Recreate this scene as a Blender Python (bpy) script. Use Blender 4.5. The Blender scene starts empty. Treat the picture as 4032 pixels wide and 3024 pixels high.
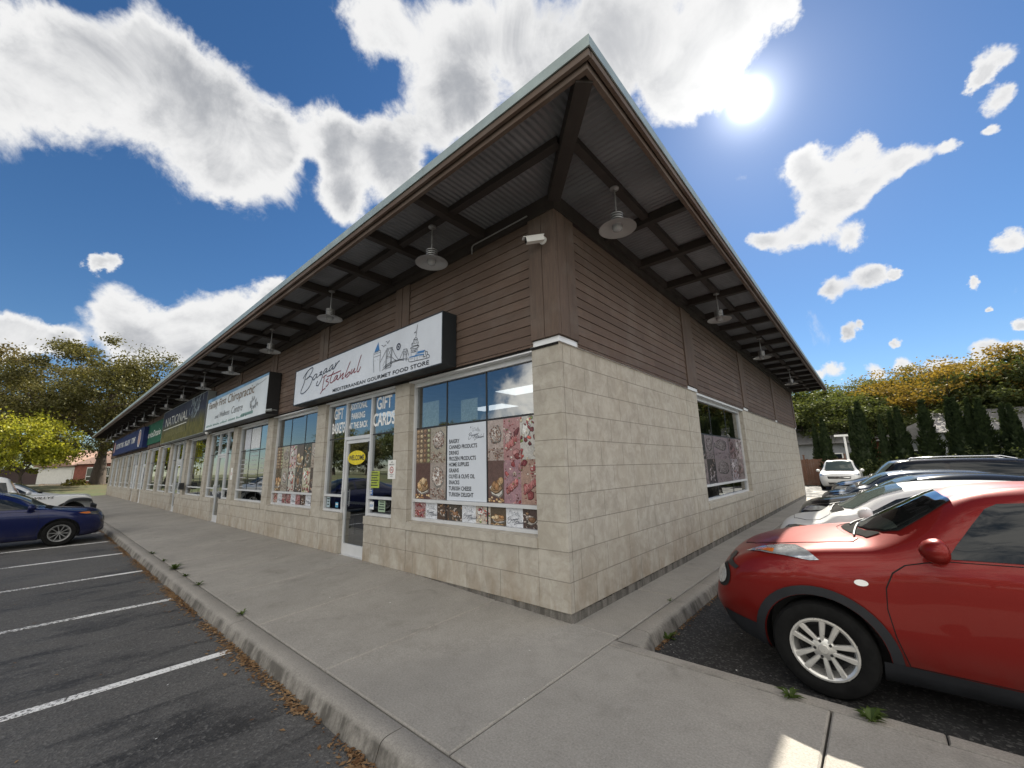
import bpy, bmesh, math, random
from mathutils import Vector, Matrix, geometry
from mathutils.bvhtree import BVHTree
R = math.radians
PI = math.pi
S = bpy.context.scene
COL = S.collection

# ------------------------------------------------------------------ camera
CAM_LOC = Vector((2.626, -3.8723, 1.6379))
YAW, PITCH, ROLL, LENS = R(131.1395), R(11.5973), R(-1.3125), 14.2378
_f = Vector((math.cos(YAW)*math.cos(PITCH), math.sin(YAW)*math.cos(PITCH), math.sin(PITCH)))
_r = Vector((math.sin(YAW), -math.cos(YAW), 0))
_u = _r.cross(_f)
CR = math.cos(ROLL)*_r + math.sin(ROLL)*_u
CU = -math.sin(ROLL)*_r + math.cos(ROLL)*_u
cam = bpy.data.cameras.new('camera')
cam.lens = LENS; cam.sensor_width = 36; cam.clip_start = 0.05; cam.clip_end = 3000
camo = bpy.data.objects.new('camera', cam); COL.objects.link(camo)
camo.matrix_world = Matrix(((CR.x, CU.x, -_f.x, CAM_LOC.x), (CR.y, CU.y, -_f.y, CAM_LOC.y), (CR.z, CU.z, -_f.z, CAM_LOC.z), (0, 0, 0, 1)))
S.camera = camo
def ray(u, v):
    return CR*((u-2016)/1594.63) - CU*((v-1512)/1594.63) + _f
def at(u, v, x=None, y=None, z=None):
    """the place on the plane x=, y= or z= that is seen at (u, v) of the 4032 px photograph"""
    d = ray(u, v)
    t = (x-CAM_LOC.x)/d.x if x is not None else (y-CAM_LOC.y)/d.y if y is not None else (z-CAM_LOC.z)/d.z
    return CAM_LOC + d*t

S.render.engine = 'CYCLES'
S.cycles.use_denoising = True
S.cycles.max_bounces = 8; S.cycles.diffuse_bounces = 4; S.cycles.glossy_bounces = 4
S.cycles.transparent_max_bounces = 12
S.cycles.sample_clamp_indirect = 6
S.view_settings.view_transform = 'Standard'; S.view_settings.look = 'None'
S.view_settings.exposure = 1.7; S.view_settings.gamma = 1

# ------------------------------------------------------------------ node helpers
def nd(t, typ, ins=None, **props):
    n = t.nodes.new('ShaderNode'+typ)
    for k, v in props.items(): setattr(n, k, v)
    for k, v in (ins or {}).items():
        s = n.inputs[k]
        if isinstance(v, bpy.types.NodeSocket): t.links.new(v, s)
        else: s.default_value = v
    return n
def mt(t, op, a, b=0.0, clamp=False):
    return nd(t, 'Math', {0: a, 1: b}, operation=op, use_clamp=clamp).outputs[0]
def vm(t, op, a, b=(0, 0, 0), out=0):
    return nd(t, 'VectorMath', {0: a, 1: b}, operation=op).outputs[out]
def mr(t, v, a, b, c=0.0, d=1.0, smooth=False):
    return nd(t, 'MapRange', {0: v, 1: a, 2: b, 3: c, 4: d}, interpolation_type='SMOOTHSTEP' if smooth else 'LINEAR').outputs[0]
def mx(t, fac, a, b, blend='MIX'):
    def c(q): return (*q, 1) if isinstance(q, tuple) and len(q) == 3 else q
    return nd(t, 'Mix', {0: fac, 6: c(a), 7: c(b)}, data_type='RGBA', blend_type=blend).outputs[2]
def nz(t, vec, scale, detail=4, rough=.55, out=0, dist=0.0):
    return nd(t, 'TexNoise', {'Vector': vec, 'Scale': scale, 'Detail': detail, 'Roughness': rough, 'Distortion': dist}).outputs[out]
def sc(t, vec, s):
    return vm(t, 'MULTIPLY', vec, s)
def new_mat(name):
    m = bpy.data.materials.new(name); m.use_nodes = True
    t = m.node_tree; t.nodes.clear()
    out = nd(t, 'OutputMaterial'); p = nd(t, 'BsdfPrincipled')
    t.links.new(p.outputs[0], out.inputs[0])
    return m, t, p, out
def setp(t, p, **kw):
    nm = dict(col='Base Color', rough='Roughness', metal='Metallic', normal='Normal', coat='Coat Weight', coatr='Coat Roughness', spec='Specular IOR Level', em='Emission Color', es='Emission Strength', ior='IOR', alpha='Alpha')
    for k, v in kw.items():
        s = p.inputs[nm[k]]
        if isinstance(v, bpy.types.NodeSocket): t.links.new(v, s)
        else: s.default_value = (*v, 1) if isinstance(v, tuple) and len(v) == 3 else v
def bump(t, h, strength=.3, dist=.01):
    return nd(t, 'Bump', {'Height': h, 'Strength': strength, 'Distance': dist}).outputs[0]
def tc(t, o='Object'):
    return nd(t, 'TexCoord').outputs[o]
MATS = {}
def flat(name, col, rough=.6, metal=0, spec=.5, vary=.12, vs=3.0, bumpy=0, coat=0):
    """a painted / metal / plastic surface with a little wear"""
    if name in MATS: return MATS[name]
    m, t, p, o = new_mat(name)
    v = tc(t); n = nz(t, v, vs, 5)
    f = mr(t, n, .3, .7, 1-vary, 1+vary)
    c = mx(t, 1.0, (*col, 1), nd(t, 'CombineColor', {0: f, 1: f, 2: f}).outputs[0], 'MULTIPLY')
    setp(t, p, col=c, rough=mr(t, nz(t, v, vs*2.3, 3), .3, .7, max(.02, rough-.06), min(1, rough+.08)), metal=metal, spec=spec, coat=coat, coatr=.03)
    if bumpy: setp(t, p, normal=bump(t, nz(t, v, 60, 3), bumpy, .003))
    MATS[name] = m
    return m

# ------------------------------------------------------------------ world: sky, clouds, sun
SUN = ray(2947, 392).normalized()
SUN_EL, SUN_AZ = math.asin(SUN.z), math.atan2(SUN.y, SUN.x)
W = bpy.data.worlds.new('World'); S.world = W; W.use_nodes = True
t = W.node_tree; t.nodes.clear()
wo = nd(t, 'OutputWorld'); bg = nd(t, 'Background', {'Strength': 0.1})
t.links.new(bg.outputs[0], wo.inputs[0])
sky = nd(t, 'TexSky', sky_type='NISHITA', sun_disc=False)
sky.sun_elevation = SUN_EL; sky.sun_rotation = PI/2 - SUN_AZ
sky.altitude = 100; sky.air_density = 1.0; sky.dust_density = .12; sky.ozone_density = 2.0
dirv = tc(t, 'Generated')
dz = nd(t, 'SeparateXYZ', {0: dirv}).outputs[2]
skyc = mx(t, 1.0, sky.outputs[0], (.84, .92, 1.02, 1), 'MULTIPLY')
skyc = nd(t, 'HueSaturation', {'Saturation': 1.16, 'Value': .33, 'Color': skyc}).outputs[0]
# cloud banks: where each stands in the sky (as seen at u, v) and its radius
BL = [(100,100,150),(0,200,150),(250,200,150),(400,200,110),(330,80,90),(520,260,100),(560,380,90),(450,360,80),(600,300,60),(720,300,70),(780,360,80),(730,430,50),(850,310,60),(950,270,70),(880,390,60),(1010,220,60),(820,50,90),(950,90,110),(1100,80,130),(1300,50,130),(1450,80,150),(1600,30,100),(1550,140,80),(1450,220,70),(1690,15,50),(1200,180,80),(250,690,70),(350,720,60),(450,690,70),(540,670,60),(600,640,40),(300,760,50),(420,770,50),(60,720,60),(0,740,80),(130,740,40),(200,571,20),(240,572,24),(1960,340,45),(1900,370,50),(1850,330,30),(1780,390,60),(1740,350,40),(1790,450,50),(1750,500,40),(1690,525,38),(1640,528,26),(1850,420,40),(2040,305,26),(1830,510,30),(1870,600,38),(1920,590,36),(1800,622,30),(1955,582,18),(2130,140,45),(2175,200,40),(2110,180,28),(2150,270,25),(1830,712,18),(1862,708,13),(1950,742,16),(2110,610,13),(2185,530,32),(2205,700,18),(2120,665,10),(1810,805,24),(1770,815,16),(1900,805,28),(1975,795,28),(2060,800,40),(2150,768,38),(2215,760,30)]
field = None
wv = nz(t, dirv, 9.0, 6, .65, 1)
wdir = vm(t, 'ADD', dirv, sc(t, vm(t, 'SUBTRACT', wv, (.5, .5, .5)), (.085, .085, .085)))
wdir = vm(t, 'NORMALIZE', wdir)
for u, v, rad in BL:
    d = ray(u*1.8228, v*1.8228); cs = 1/d.length; d.normalize()
    cr = math.cos(1.55*rad*1.8228/1594.6*cs**1.6)
    k = mt(t, 'MULTIPLY_ADD', vm(t, 'DOT_PRODUCT', wdir, tuple(d), 1), 1/(1-cr), True)
    k.node.inputs[2].default_value = -cr/(1-cr)
    k = mt(t, 'MULTIPLY', k, k)
    field = k if field is None else mt(t, 'ADD', field, k)
field = mt(t, 'SUBTRACT', mt(t, 'MINIMUM', field, 1.25), .36)
behind = mr(t, vm(t, 'DOT_PRODUCT', dirv, tuple(Vector((_f.x, _f.y, 0)).normalized()), 1), .10, -.25, 0, 1, True)
field = nd(t, 'Mix', {0: behind, 2: field, 3: .20}, data_type='FLOAT').outputs[0]
n1 = nz(t, dirv, 7.5, 12, .62, 0, .5)
n2 = nz(t, sc(t, dirv, (1, 1, 1.8)), 3.2, 6, .55)
dens = mt(t, 'ADD', field, mt(t, 'MULTIPLY', mt(t, 'SUBTRACT', n1, .5), 1.95))
mask = mr(t, dens, -.10, .42, 0, 1, True)
mask = mt(t, 'MULTIPLY', mask, mr(t, dz, .0, .05, 0, 1, True))
thick = mr(t, mt(t, 'ADD', dens, mt(t, 'MULTIPLY', mt(t, 'SUBTRACT', n2, .5), 1.8)), .30, 1.35, 0, 1, True)
sund = vm(t, 'DOT_PRODUCT', dirv, tuple(SUN), 1)
near = mt(t, 'POWER', mt(t, 'MAXIMUM', sund, 0), 12.0)
shade = mt(t, 'MULTIPLY', thick, mr(t, near, .3, .95, 1, .45))
cl = mx(t, shade, (2.75, 2.75, 2.75), (1.25, 1.30, 1.40))
cl = mx(t, 1.0, cl, nd(t, 'CombineColor', {0: mr(t, near, .8, 1, 1, 1.15), 1: mr(t, near, .8, 1, 1, 1.15), 2: mr(t, near, .8, 1, 1, 1.14)}).outputs[0], 'MULTIPLY')
bk = mr(t, behind, 0, 1, 1, 3.3)
cl = mx(t, 1.0, cl, nd(t, 'CombineColor', {0: mr(t, behind, 0, 1, 1, 3.5), 1: bk, 2: mr(t, behind, 0, 1, 1, 2.95)}).outputs[0], 'MULTIPLY')
tot = mx(t, mask, skyc, cl)
def aur(p, s): return mt(t, 'MULTIPLY', mt(t, 'POWER', mt(t, 'MAXIMUM', sund, 0), p), s)
gl = mt(t, 'ADD', mt(t, 'ADD', aur(6500, 40.0), aur(800, 2.4)), mt(t, 'ADD', aur(140, .34), aur(14, .06)))
tot = mx(t, 1.0, tot, nd(t, 'CombineColor', {0: gl, 1: gl, 2: mt(t, 'MULTIPLY', gl, 1.02)}).outputs[0], 'ADD')
t.links.new(tot, bg.inputs[0])

sl = bpy.data.lights.new('sun', 'SUN'); sl.energy = 4.2; sl.angle = R(.53); sl.color = (1, .93, .80)
so = bpy.data.objects.new('sun', sl); COL.objects.link(so); so.location = (0, 0, 30)
so.rotation_euler = SUN.to_track_quat('Z', 'Y').to_euler()

# ------------------------------------------------------------------ mesh helpers
class MB:
    def __init__(s): s.v = []; s.f = []; s.c = []; s.m = []; s.cur = None; s.mi = 0
    def add(s, pts, faces):
        b = len(s.v); s.v += [tuple(p) for p in pts]
        for f in faces: s.f.append([b+i for i in f]); s.c.append(s.cur); s.m.append(s.mi)
    def poly(s, pts): s.add(pts, [range(len(pts))])
    def box(s, x0, x1, y0, y1, z0, z1, mp=None):
        x0, x1 = sorted((x0, x1)); y0, y1 = sorted((y0, y1)); z0, z1 = sorted((z0, z1))
        p = [(x0, y0, z0), (x1, y0, z0), (x1, y1, z0), (x0, y1, z0), (x0, y0, z1), (x1, y0, z1), (x1, y1, z1), (x0, y1, z1)]
        if mp: p = [mp(*q) for q in p]
        s.add(p, [(3, 2, 1, 0), (4, 5, 6, 7), (0, 1, 5, 4), (1, 2, 6, 5), (2, 3, 7, 6), (3, 0, 4, 7)])
    def tube(s, pts, r, n=6, r2=None, cap=True):
        pts = [Vector(p) for p in pts]; k = len(pts); b = len(s.v); up = None
        for i, p in enumerate(pts):
            d = (pts[min(i+1, k-1)]-pts[max(i-1, 0)]).normalized()
            if up is None: up = d.orthogonal().normalized()
            up = (up - d*up.dot(d)).normalized(); w = d.cross(up)
            rr = r if r2 is None else r+(r2-r)*i/max(1, k-1)
            if isinstance(r, (list, tuple)): rr = r[i]
            s.v += [tuple(p+(up*math.cos(2*PI*j/n)+w*math.sin(2*PI*j/n))*rr) for j in range(n)]
        for i in range(k-1):
            for j in range(n):
                s.f.append([b+i*n+j, b+i*n+(j+1) % n, b+(i+1)*n+(j+1) % n, b+(i+1)*n+j]); s.c.append(s.cur); s.m.append(s.mi)
        if cap:
            for q in (list(range(n))[::-1], [(k-1)*n+j for j in range(n)]):
                s.f.append([b+j for j in q]); s.c.append(s.cur); s.m.append(s.mi)
    def lathe(s, prof, n=24, mp=lambda x, y, z: (x, y, z)):
        """prof: (radius, height) pairs, turned round z, then sent through mp"""
        b = len(s.v)
        for r, h in prof:
            s.v += [tuple(mp(r*math.cos(2*PI*j/n), r*math.sin(2*PI*j/n), h)) for j in range(n)]
        for i in range(len(prof)-1):
            for j in range(n):
                s.f.append([b+i*n+j, b+i*n+(j+1) % n, b+(i+1)*n+(j+1) % n, b+(i+1)*n+j]); s.c.append(s.cur); s.m.append(s.mi)
    def build(s, name, mats, parent=None, loc=(0, 0, 0), rz=0, smooth=None, uvf=None):
        me = bpy.data.meshes.new(name); me.from_pydata(s.v, [], s.f); 
        if not isinstance(mats, (list, tuple)): mats = [mats]
        for m in mats: me.materials.append(m)
        if any(s.m): me.polygons.foreach_set('material_index', s.m)
        uv = me.uv_layers.new(name='UVMap'); me.update()
        buf = [0.0]*(2*len(me.loops)); V = me.vertices
        for p in me.polygons:
            n = p.normal; a = (abs(n.x), abs(n.y), abs(n.z))
            for li in p.loop_indices:
                c = V[me.loops[li].vertex_index].co
                if uvf: q = uvf(c, n)
                elif a[2] >= a[0] and a[2] >= a[1]: q = (c.x, c.y)
                elif a[1] >= a[0]: q = (c.x, c.z)
                else: q = (c.y, c.z)
                buf[2*li] = q[0]; buf[2*li+1] = q[1]
        uv.data.foreach_set('uv', buf)
        if any(c is not None for c in s.c):
            ca = me.color_attributes.new('Col', 'FLOAT_COLOR', 'CORNER'); cb = []
            for p in me.polygons:
                c = s.c[p.index] or (.5, .5, .5)
                cb += [c[0], c[1], c[2], 1.0]*p.loop_total
            ca.data.foreach_set('color', cb)
        if smooth is not None:
            me.polygons.foreach_set('use_smooth', [True]*len(me.polygons))
            if smooth < 180: me.set_sharp_from_angle(angle=R(smooth))
        o = bpy.data.objects.new(name, me); COL.objects.link(o)
        o.location = loc; o.rotation_euler[2] = rz
        if parent: o.parent = parent
        return o
def empty(name, loc=(0, 0, 0), rz=0):
    o = bpy.data.objects.new(name, None); COL.objects.link(o); o.location = loc; o.rotation_euler[2] = rz
    o.empty_display_size = .2
    return o
def tag(o, label=None, cat=None, group=None, kind=None):
    if label: o['label'] = label
    if cat: o['category'] = cat
    if group: o['group'] = group
    if kind: o['kind'] = kind
    return o
def copy_tree(o, parent=None):
    c = o.copy(); COL.objects.link(c)
    if parent: c.parent = parent
    for ch in [q for q in bpy.data.objects if q.parent == o]: copy_tree(ch, c)
    return c
def crom(P, k=5, closed=False):
    """Catmull-Rom through 2-D or 3-D points"""
    n = len(P); out = []
    g = (lambda i: P[i % n]) if closed else (lambda i: P[max(0, min(n-1, i))])
    for i in range(n if closed else n-1):
        a, b, c, d = g(i-1), g(i), g(i+1), g(i+2)
        for j in range(k):
            u = j/k
            out.append(tuple(.5*(2*b[q]+(c[q]-a[q])*u+(2*a[q]-5*b[q]+4*c[q]-d[q])*u*u+(3*b[q]-a[q]-3*c[q]+d[q])*u**3) for q in range(len(b))))
    if not closed: out.append(tuple(P[-1]))
    return out
def ribbon(mb, pts, w, mp, smooth=True):
    """a drawn line of width w in a plane; mp(a, b) -> xyz"""
    P = crom(pts, 5) if smooth and len(pts) > 2 else pts
    L = []; Rr = []
    for i, p in enumerate(P):
        q0 = P[max(0, i-1)]; q1 = P[min(len(P)-1, i+1)]
        dx, dy = q1[0]-q0[0], q1[1]-q0[1]; l = math.hypot(dx, dy) or 1
        ww = w/2*(1 if 0 < i < len(P)-1 else .6)
        L.append(mp(p[0]-dy/l*ww, p[1]+dx/l*ww)); Rr.append(mp(p[0]+dy/l*ww, p[1]-dx/l*ww))
    n = len(P)
    mb.add(L+Rr, [(n+i, n+i+1, i+1, i) for i in range(n-1)])
_txt = {}
def text(mb, s, mp, w=None, h=None, bold=0.0, shear=0.0, spacing=1.0):
    """lettering: box of width w and height h (either may be None), origin lower left; mp(a, b) -> xyz"""
    key = (s, bold, shear, spacing)
    if key not in _txt:
        cu = bpy.data.curves.new('lettering', 'FONT'); cu.body = s; cu.offset = bold; cu.shear = shear; cu.space_character = spacing
        cu.resolution_u = 3
        ob = bpy.data.objects.new('lettering', cu); COL.objects.link(ob)
        dg = bpy.context.evaluated_depsgraph_get(); dg.update()
        me = bpy.data.meshes.new_from_object(ob.evaluated_get(dg))
        V = [(v.co.x, v.co.y) for v in me.vertices]; F = [list(p.vertices) for p in me.polygons]
        bpy.data.objects.remove(ob); bpy.data.curves.remove(cu); bpy.data.meshes.remove(me)
        _txt[key] = (V, F)
    V, F = _txt[key]
    if not V: return
    x0 = min(v[0] for v in V); x1 = max(v[0] for v in V); y0 = min(v[1] for v in V); y1 = max(v[1] for v in V)
    sx = w/(x1-x0) if w else h/(y1-y0); sy = h/(y1-y0) if h else sx
    if w is None: sx = sy
    mb.add([mp((v[0]-x0)*sx, (v[1]-y0)*sy) for v in V], F)
def text_w(s, h):
    """width of a text of height h"""
    q = MB(); text(q, s, lambda a, b: (a, b, 0), h=h); return max(v[0] for v in q.v)
# ------------------------------------------------------------------ materials of the place
def m_stone():
    m, t, p, o = new_mat('limestone_block')
    uv = nd(t, 'UVMap', uv_map='UVMap').outputs[0]; v = tc(t)
    br = nd(t, 'TexBrick', {'Vector': uv, 'Color1': (0, 0, 0, 1), 'Color2': (1, 1, 1, 1), 'Mortar': (.5, .5, .5, 1), 'Scale': 1, 'Mortar Size': .0045, 'Mortar Smooth': .2, 'Brick Width': .605, 'Row Height': .305}, offset=.5)
    tone = nd(t, 'SeparateColor', {0: br.outputs[0]}).outputs[0]
    ft = br.outputs['Fac']
    vv = sc(t, v, (1, 1, 1.0))
    warp = vm(t, 'ADD', vv, sc(t, nz(t, vv, 2.2, 3, .6, 1), (.5, .5, .5)))
    n1 = nz(t, warp, 5.5, 9, .68); n2 = nz(t, sc(t, v, (1, 1, .25)), 9, 6, .7); n3 = nz(t, v, 1.1, 3)
    c = mx(t, mr(t, n1, .38, .64), (.315, .29, .248), (.435, .408, .358))
    c = mx(t, mr(t, n2, .52, .75, 0, .38), c, (.27, .235, .185))
    c = mx(t, mr(t, tone, 0, 1, 0, .22), c, (.44, .405, .34))
    c = mx(t, mr(t, n3, .45, .7, 0, .22), c, (.36, .31, .235))
    z = nd(t, 'SeparateXYZ', {0: v}).outputs[2]
    st = mt(t, 'MULTIPLY', mr(t, z, .75, .05, 0, 1), mr(t, nz(t, sc(t, v, (1, 1, .35)), 3.2, 6, .65), .42, .62))
    c = mx(t, mt(t, 'MULTIPLY', st, .55), c, (.20, .135, .075))
    c = mx(t, mt(t, 'MULTIPLY', ft, .62), c, (.13, .115, .095))
    h = mt(t, 'ADD', mt(t, 'MULTIPLY', ft, -1.6), mt(t, 'MULTIPLY', n1, .35))
    setp(t, p, col=c, rough=.88, spec=.25, normal=bump(t, h, .55, .006))
    return m
def m_wood(name, a, b, horiz=True, wear=.25):
    m, t, p, o = new_mat(name)
    v = tc(t); uv = nd(t, 'UVMap', uv_map='UVMap').outputs[0]
    g = sc(t, uv, (.5, 9, 1) if horiz else (9, .5, 1))
    sv = nd(t, 'SeparateXYZ', {0: uv}).outputs
    row = mt(t, 'FLOOR', mt(t, 'DIVIDE', mt(t, 'ADD', sv[1] if horiz else sv[0], .0085), .1295))
    wn = nd(t, 'TexWhiteNoise', {'Vector': nd(t, 'CombineXYZ', {0: row, 1: mt(t, 'FLOOR', mt(t, 'ADD', mt(t, 'DIVIDE', sv[0] if horiz else sv[1], 3.1), mt(t, 'MULTIPLY', row, .37)))}).outputs[0]}).outputs[0]
    g = vm(t, 'ADD', g, nd(t, 'CombineXYZ', {0: mt(t, 'MULTIPLY', wn, 30)}).outputs[0])
    n1 = nz(t, g, 7, 8, .65, 0, .6); n2 = nz(t, v, 1.7, 5, .6); n3 = nz(t, g, 30, 4, .7)
    c = mx(t, mr(t, n1, .32, .68), a, b)
    c = mx(t, mr(t, wn, 0, 1, 0, .45), c, tuple(x*.62 for x in a))
    c = mx(t, mr(t, n2, .5, .72, 0, wear), c, (.17, .145, .125))
    c = mx(t, mr(t, n3, .62, .8, 0, .5), c, tuple(x*.35 for x in a))
    setp(t, p, col=c, rough=mr(t, n1, .3, .7, .62, .82), spec=.3, normal=bump(t, mt(t, 'ADD', n1, mt(t, 'MULTIPLY', n3, .5)), .35, .004))
    return m
def m_concrete(name, base=(.30, .285, .26), dirt=.5):
    m, t, p, o = new_mat(name)
    v = tc(t)
    n1 = nz(t, v, .75, 6, .6); n2 = nz(t, v, 5, 8, .7); n3 = nz(t, v, 70, 4, .75); n4 = nz(t, v, 2.3, 4, .6, 0, .4)
    c = mx(t, mr(t, n1, .36, .66), tuple(x*.86 for x in base), tuple(x*1.14 for x in base))
    c = mx(t, mr(t, n2, .46, .70, 0, .5), c, tuple(x*.66 for x in base))
    c = mx(t, mr(t, n3, .30, .70), mx(t, .36, c, (.07, .066, .06)), mx(t, .20, c, (.60, .58, .54)))
    c = mx(t, mr(t, n4, .60, .74, 0, dirt), c, (.15, .14, .125))
    vo = nd(t, 'TexVoronoi', {'Vector': sc(t, v, (1, 1, .02)), 'Scale': 2.1}).outputs
    gum = mr(t, vo[0], .030, .022); gum = mt(t, 'MULTIPLY', gum, mt(t, 'GREATER_THAN', nd(t, 'SeparateColor', {0: vo[1]}).outputs[0], .62))
    c = mx(t, mt(t, 'MULTIPLY', gum, .8), c, (.04, .038, .036))
    sm = mt(t, 'MULTIPLY', mr(t, nz(t, sc(t, v, (.5, 7, 1)), 1.3, 6, .7), .64, .72), mr(t, n2, .5, .6))
    c = mx(t, mt(t, 'MULTIPLY', sm, .30), c, (.62, .61, .59))
    if dirt > .6:
        gz_ = mt(t, 'ABSOLUTE', nd(t, 'SeparateXYZ', {0: nd(t, 'NewGeometry').outputs['Normal']}).outputs[2])
        fc = mt(t, 'MULTIPLY', mr(t, gz_, .95, .5), mr(t, nz(t, sc(t, v, (1, 1, .15)), 6, 5, .7), .40, .60, .1, .8))
        c = mx(t, fc, c, (.055, .05, .043))
    setp(t, p, col=c, rough=.86, spec=.3, normal=bump(t, mt(t, 'ADD', n3, mt(t, 'MULTIPLY', n2, .6)), .30, .003))
    return m
def m_asphalt(name, base, wearc, amt=.5):
    m, t, p, o = new_mat(name)
    v = tc(t)
    n1 = nz(t, v, .35, 6, .6); n2 = nz(t, sc(t, v, (1.6, .55, 1)), 1.5, 6, .66, 0, .5); n3 = nz(t, v, 48, 4, .75)
    vo = nd(t, 'TexVoronoi', {'Vector': v, 'Scale': 62}).outputs
    agg = nd(t, 'SeparateColor', {0: vo[1]}).outputs[0]
    c = mx(t, mr(t, n1, .35, .68, 0, amt), base, wearc)
    c = mx(t, mr(t, n2, .53, .66, 0, .85), c, tuple(x*.30 for x in base))
    c = mx(t, mr(t, agg, .74, 1.0, 0, .42), c, (.20, .195, .185))
    c = mx(t, mr(t, n3, .55, .35, 0, .5), c, tuple(x*.3 for x in base))
    wn = nd(t, 'TexVoronoi', {'Vector': v, 'Scale': 3.3}).outputs[0]
    c = mx(t, mr(t, wn, .020, .012), c, (.45, .43, .38))
    setp(t, p, col=c, rough=mr(t, n2, .45, .7, .88, .62), spec=.35, normal=bump(t, mt(t, 'ADD', vo[0], n3), .55, .006))
    return m
def m_paint_line():
    m, t, p, o = new_mat('road_paint')
    v = tc(t); n = nz(t, v, 38, 5, .75); n2 = nz(t, v, 1.3, 3)
    f = mr(t, mt(t, 'ADD', n, mt(t, 'MULTIPLY', mt(t, 'SUBTRACT', n2, .5), .55)), .50, .60)
    c = mx(t, f, (.70, .70, .69), (.075, .073, .07))
    setp(t, p, col=c, rough=.8, normal=bump(t, n, .3, .003))
    return m
def m_glass(name, tint=(.02, .024, .026), refl=.20, clear=.55):
    """shop glazing: a thin coated pane that reflects the lot and lets part of the dark inside through"""
    m, t, p, o = new_mat(name); t.nodes.remove(p)
    gl = nd(t, 'BsdfGlossy', {'Color': (.93, .97, 1, 1), 'Roughness': .0})
    wob = bump(t, nz(t, tc(t), 1.1, 2, .5), .035, .05)
    t.links.new(wob, gl.inputs['Normal'])
    tr = nd(t, 'BsdfTransparent', {'Color': (clear, clear*1.04, clear*1.02, 1)})
    fr = nd(t, 'Fresnel', {'IOR': 1.5}).outputs[0]
    f = mt(t, 'ADD', mt(t, 'MULTIPLY', fr, 1.2), refl, True)
    mxs = nd(t, 'MixShader', {0: f, 1: tr.outputs[0], 2: gl.outputs[0]})
    t.links.new(mxs.outputs[0], o.inputs[0])
    return m
def m_print(name='printed_vinyl', gloss=.25):
    m, t, p, o = new_mat(name)
    c = nd(t, 'VertexColor', layer_name='Col').outputs[0]
    n = nz(t, tc(t), 55, 4, .7); n2 = nz(t, tc(t), 14, 4, .6)
    f = mt(t, 'ADD', mr(t, n, .3, .7, .62, 1.25), mr(t, n2, .3, .7, -.18, .18))
    c = mx(t, .8, c, mx(t, 1.0, c, nd(t, 'CombineColor', {0: f, 1: f, 2: f}).outputs[0], 'MULTIPLY'))
    setp(t, p, col=c, rough=gloss, spec=.5)
    return m
def m_car(name, col, flake=.0, rough=.28, metal=0.0, coat=.4):
    m, t, p, o = new_mat(name)
    v = tc(t); n = nz(t, v, 700, 1); d = nz(t, v, 3.5, 6, .65)
    c = mx(t, mr(t, n, .35, .65, 0, flake), col, tuple(min(1, x*1.7+.02) for x in col))
    z = nd(t, 'SeparateXYZ', {0: v}).outputs[2]
    dirt = mt(t, 'MULTIPLY', mr(t, z, .55, .15), mr(t, d, .35, .7, .1, .55))
    c = mx(t, dirt, c, (.10, .088, .075))
    setp(t, p, col=c, rough=rough, metal=metal, coat=coat, coatr=.012, spec=.15)
    return m
def m_leaf(name, cols, trans=.35):
    m, t, p, o = new_mat(name); t.nodes.remove(p)
    rnd = nd(t, 'NewGeometry').outputs['Random Per Island']
    n = nz(t, tc(t), .55, 3, .6)
    r = nd(t, 'ValToRGB', {0: mt(t, 'ADD', mt(t, 'MULTIPLY', rnd, .6), mr(t, n, .3, .7, 0, .4))})
    e = r.color_ramp.elements
    for i, c in enumerate(cols):
        pos = i/(len(cols)-1)
        el = e[0] if i == 0 else (e[1] if i == len(cols)-1 else None)
        if el is None: el = e.new(pos)
        el.position = pos; el.color = (*c, 1)
    c = r.outputs[0]
    df = nd(t, 'BsdfDiffuse', {'Color': c}); tr = nd(t, 'BsdfTranslucent', {'Color': mx(t, 1.0, c, (1.25, 1.2, .6), 'MULTIPLY')})
    gs = nd(t, 'BsdfGlossy', {'Color': (.5, .5, .45, 1), 'Roughness': .45})
    s1 = nd(t, 'MixShader', {0: trans, 1: df.outputs[0], 2: tr.outputs[0]})
    s2 = nd(t, 'MixShader', {0: .025, 1: s1.outputs[0], 2: gs.outputs[0]})
    t.links.new(s2.outputs[0], o.inputs[0])
    return m
def m_bark(name='bark', col=(.055, .042, .032)):
    m, t, p, o = new_mat(name); v = tc(t)
    n = nz(t, sc(t, v, (6, 6, 1)), 2.5, 6, .7)
    setp(t, p, col=mx(t, mr(t, n, .35, .65), tuple(x*.5 for x in col), tuple(x*1.5 for x in col)), rough=.95, normal=bump(t, n, .8, .03))
    return m
def m_grass():
    m, t, p, o = new_mat('lawn_grass'); v = tc(t)
    n = nz(t, v, .3, 5, .6); n2 = nz(t, v, 14, 4, .7); n3 = nz(t, v, .8, 4)
    c = mx(t, mr(t, n2, .3, .7), (.026, .036, .012), (.070, .085, .028))
    c = mx(t, mr(t, n, .42, .62, 0, .6), c, (.085, .062, .028))
    c = mx(t, mr(t, n3, .55, .7, 0, .4), c, (.12, .075, .03))
    setp(t, p, col=c, rough=.95, normal=bump(t, n2, .8, .05))
    return m
M_STONE = m_stone()
M_SIDING = m_wood('cedar_siding', (.088, .060, .046), (.150, .104, .080), True, .4)
M_POST = m_wood('cedar_post', (.085, .060, .047), (.150, .106, .082), False, .45)
M_FASCIA = m_wood('cedar_fascia', (.092, .064, .048), (.150, .105, .080), True, .45)
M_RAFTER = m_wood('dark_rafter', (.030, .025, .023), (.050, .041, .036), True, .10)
M_WALK = m_concrete('sidewalk_concrete', (.290, .272, .243))
M_KERB = m_concrete('kerb_concrete', (.275, .255, .225), .7)
M_PLINTH = m_concrete('plinth_concrete', (.185, .17, .15), .9)
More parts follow.
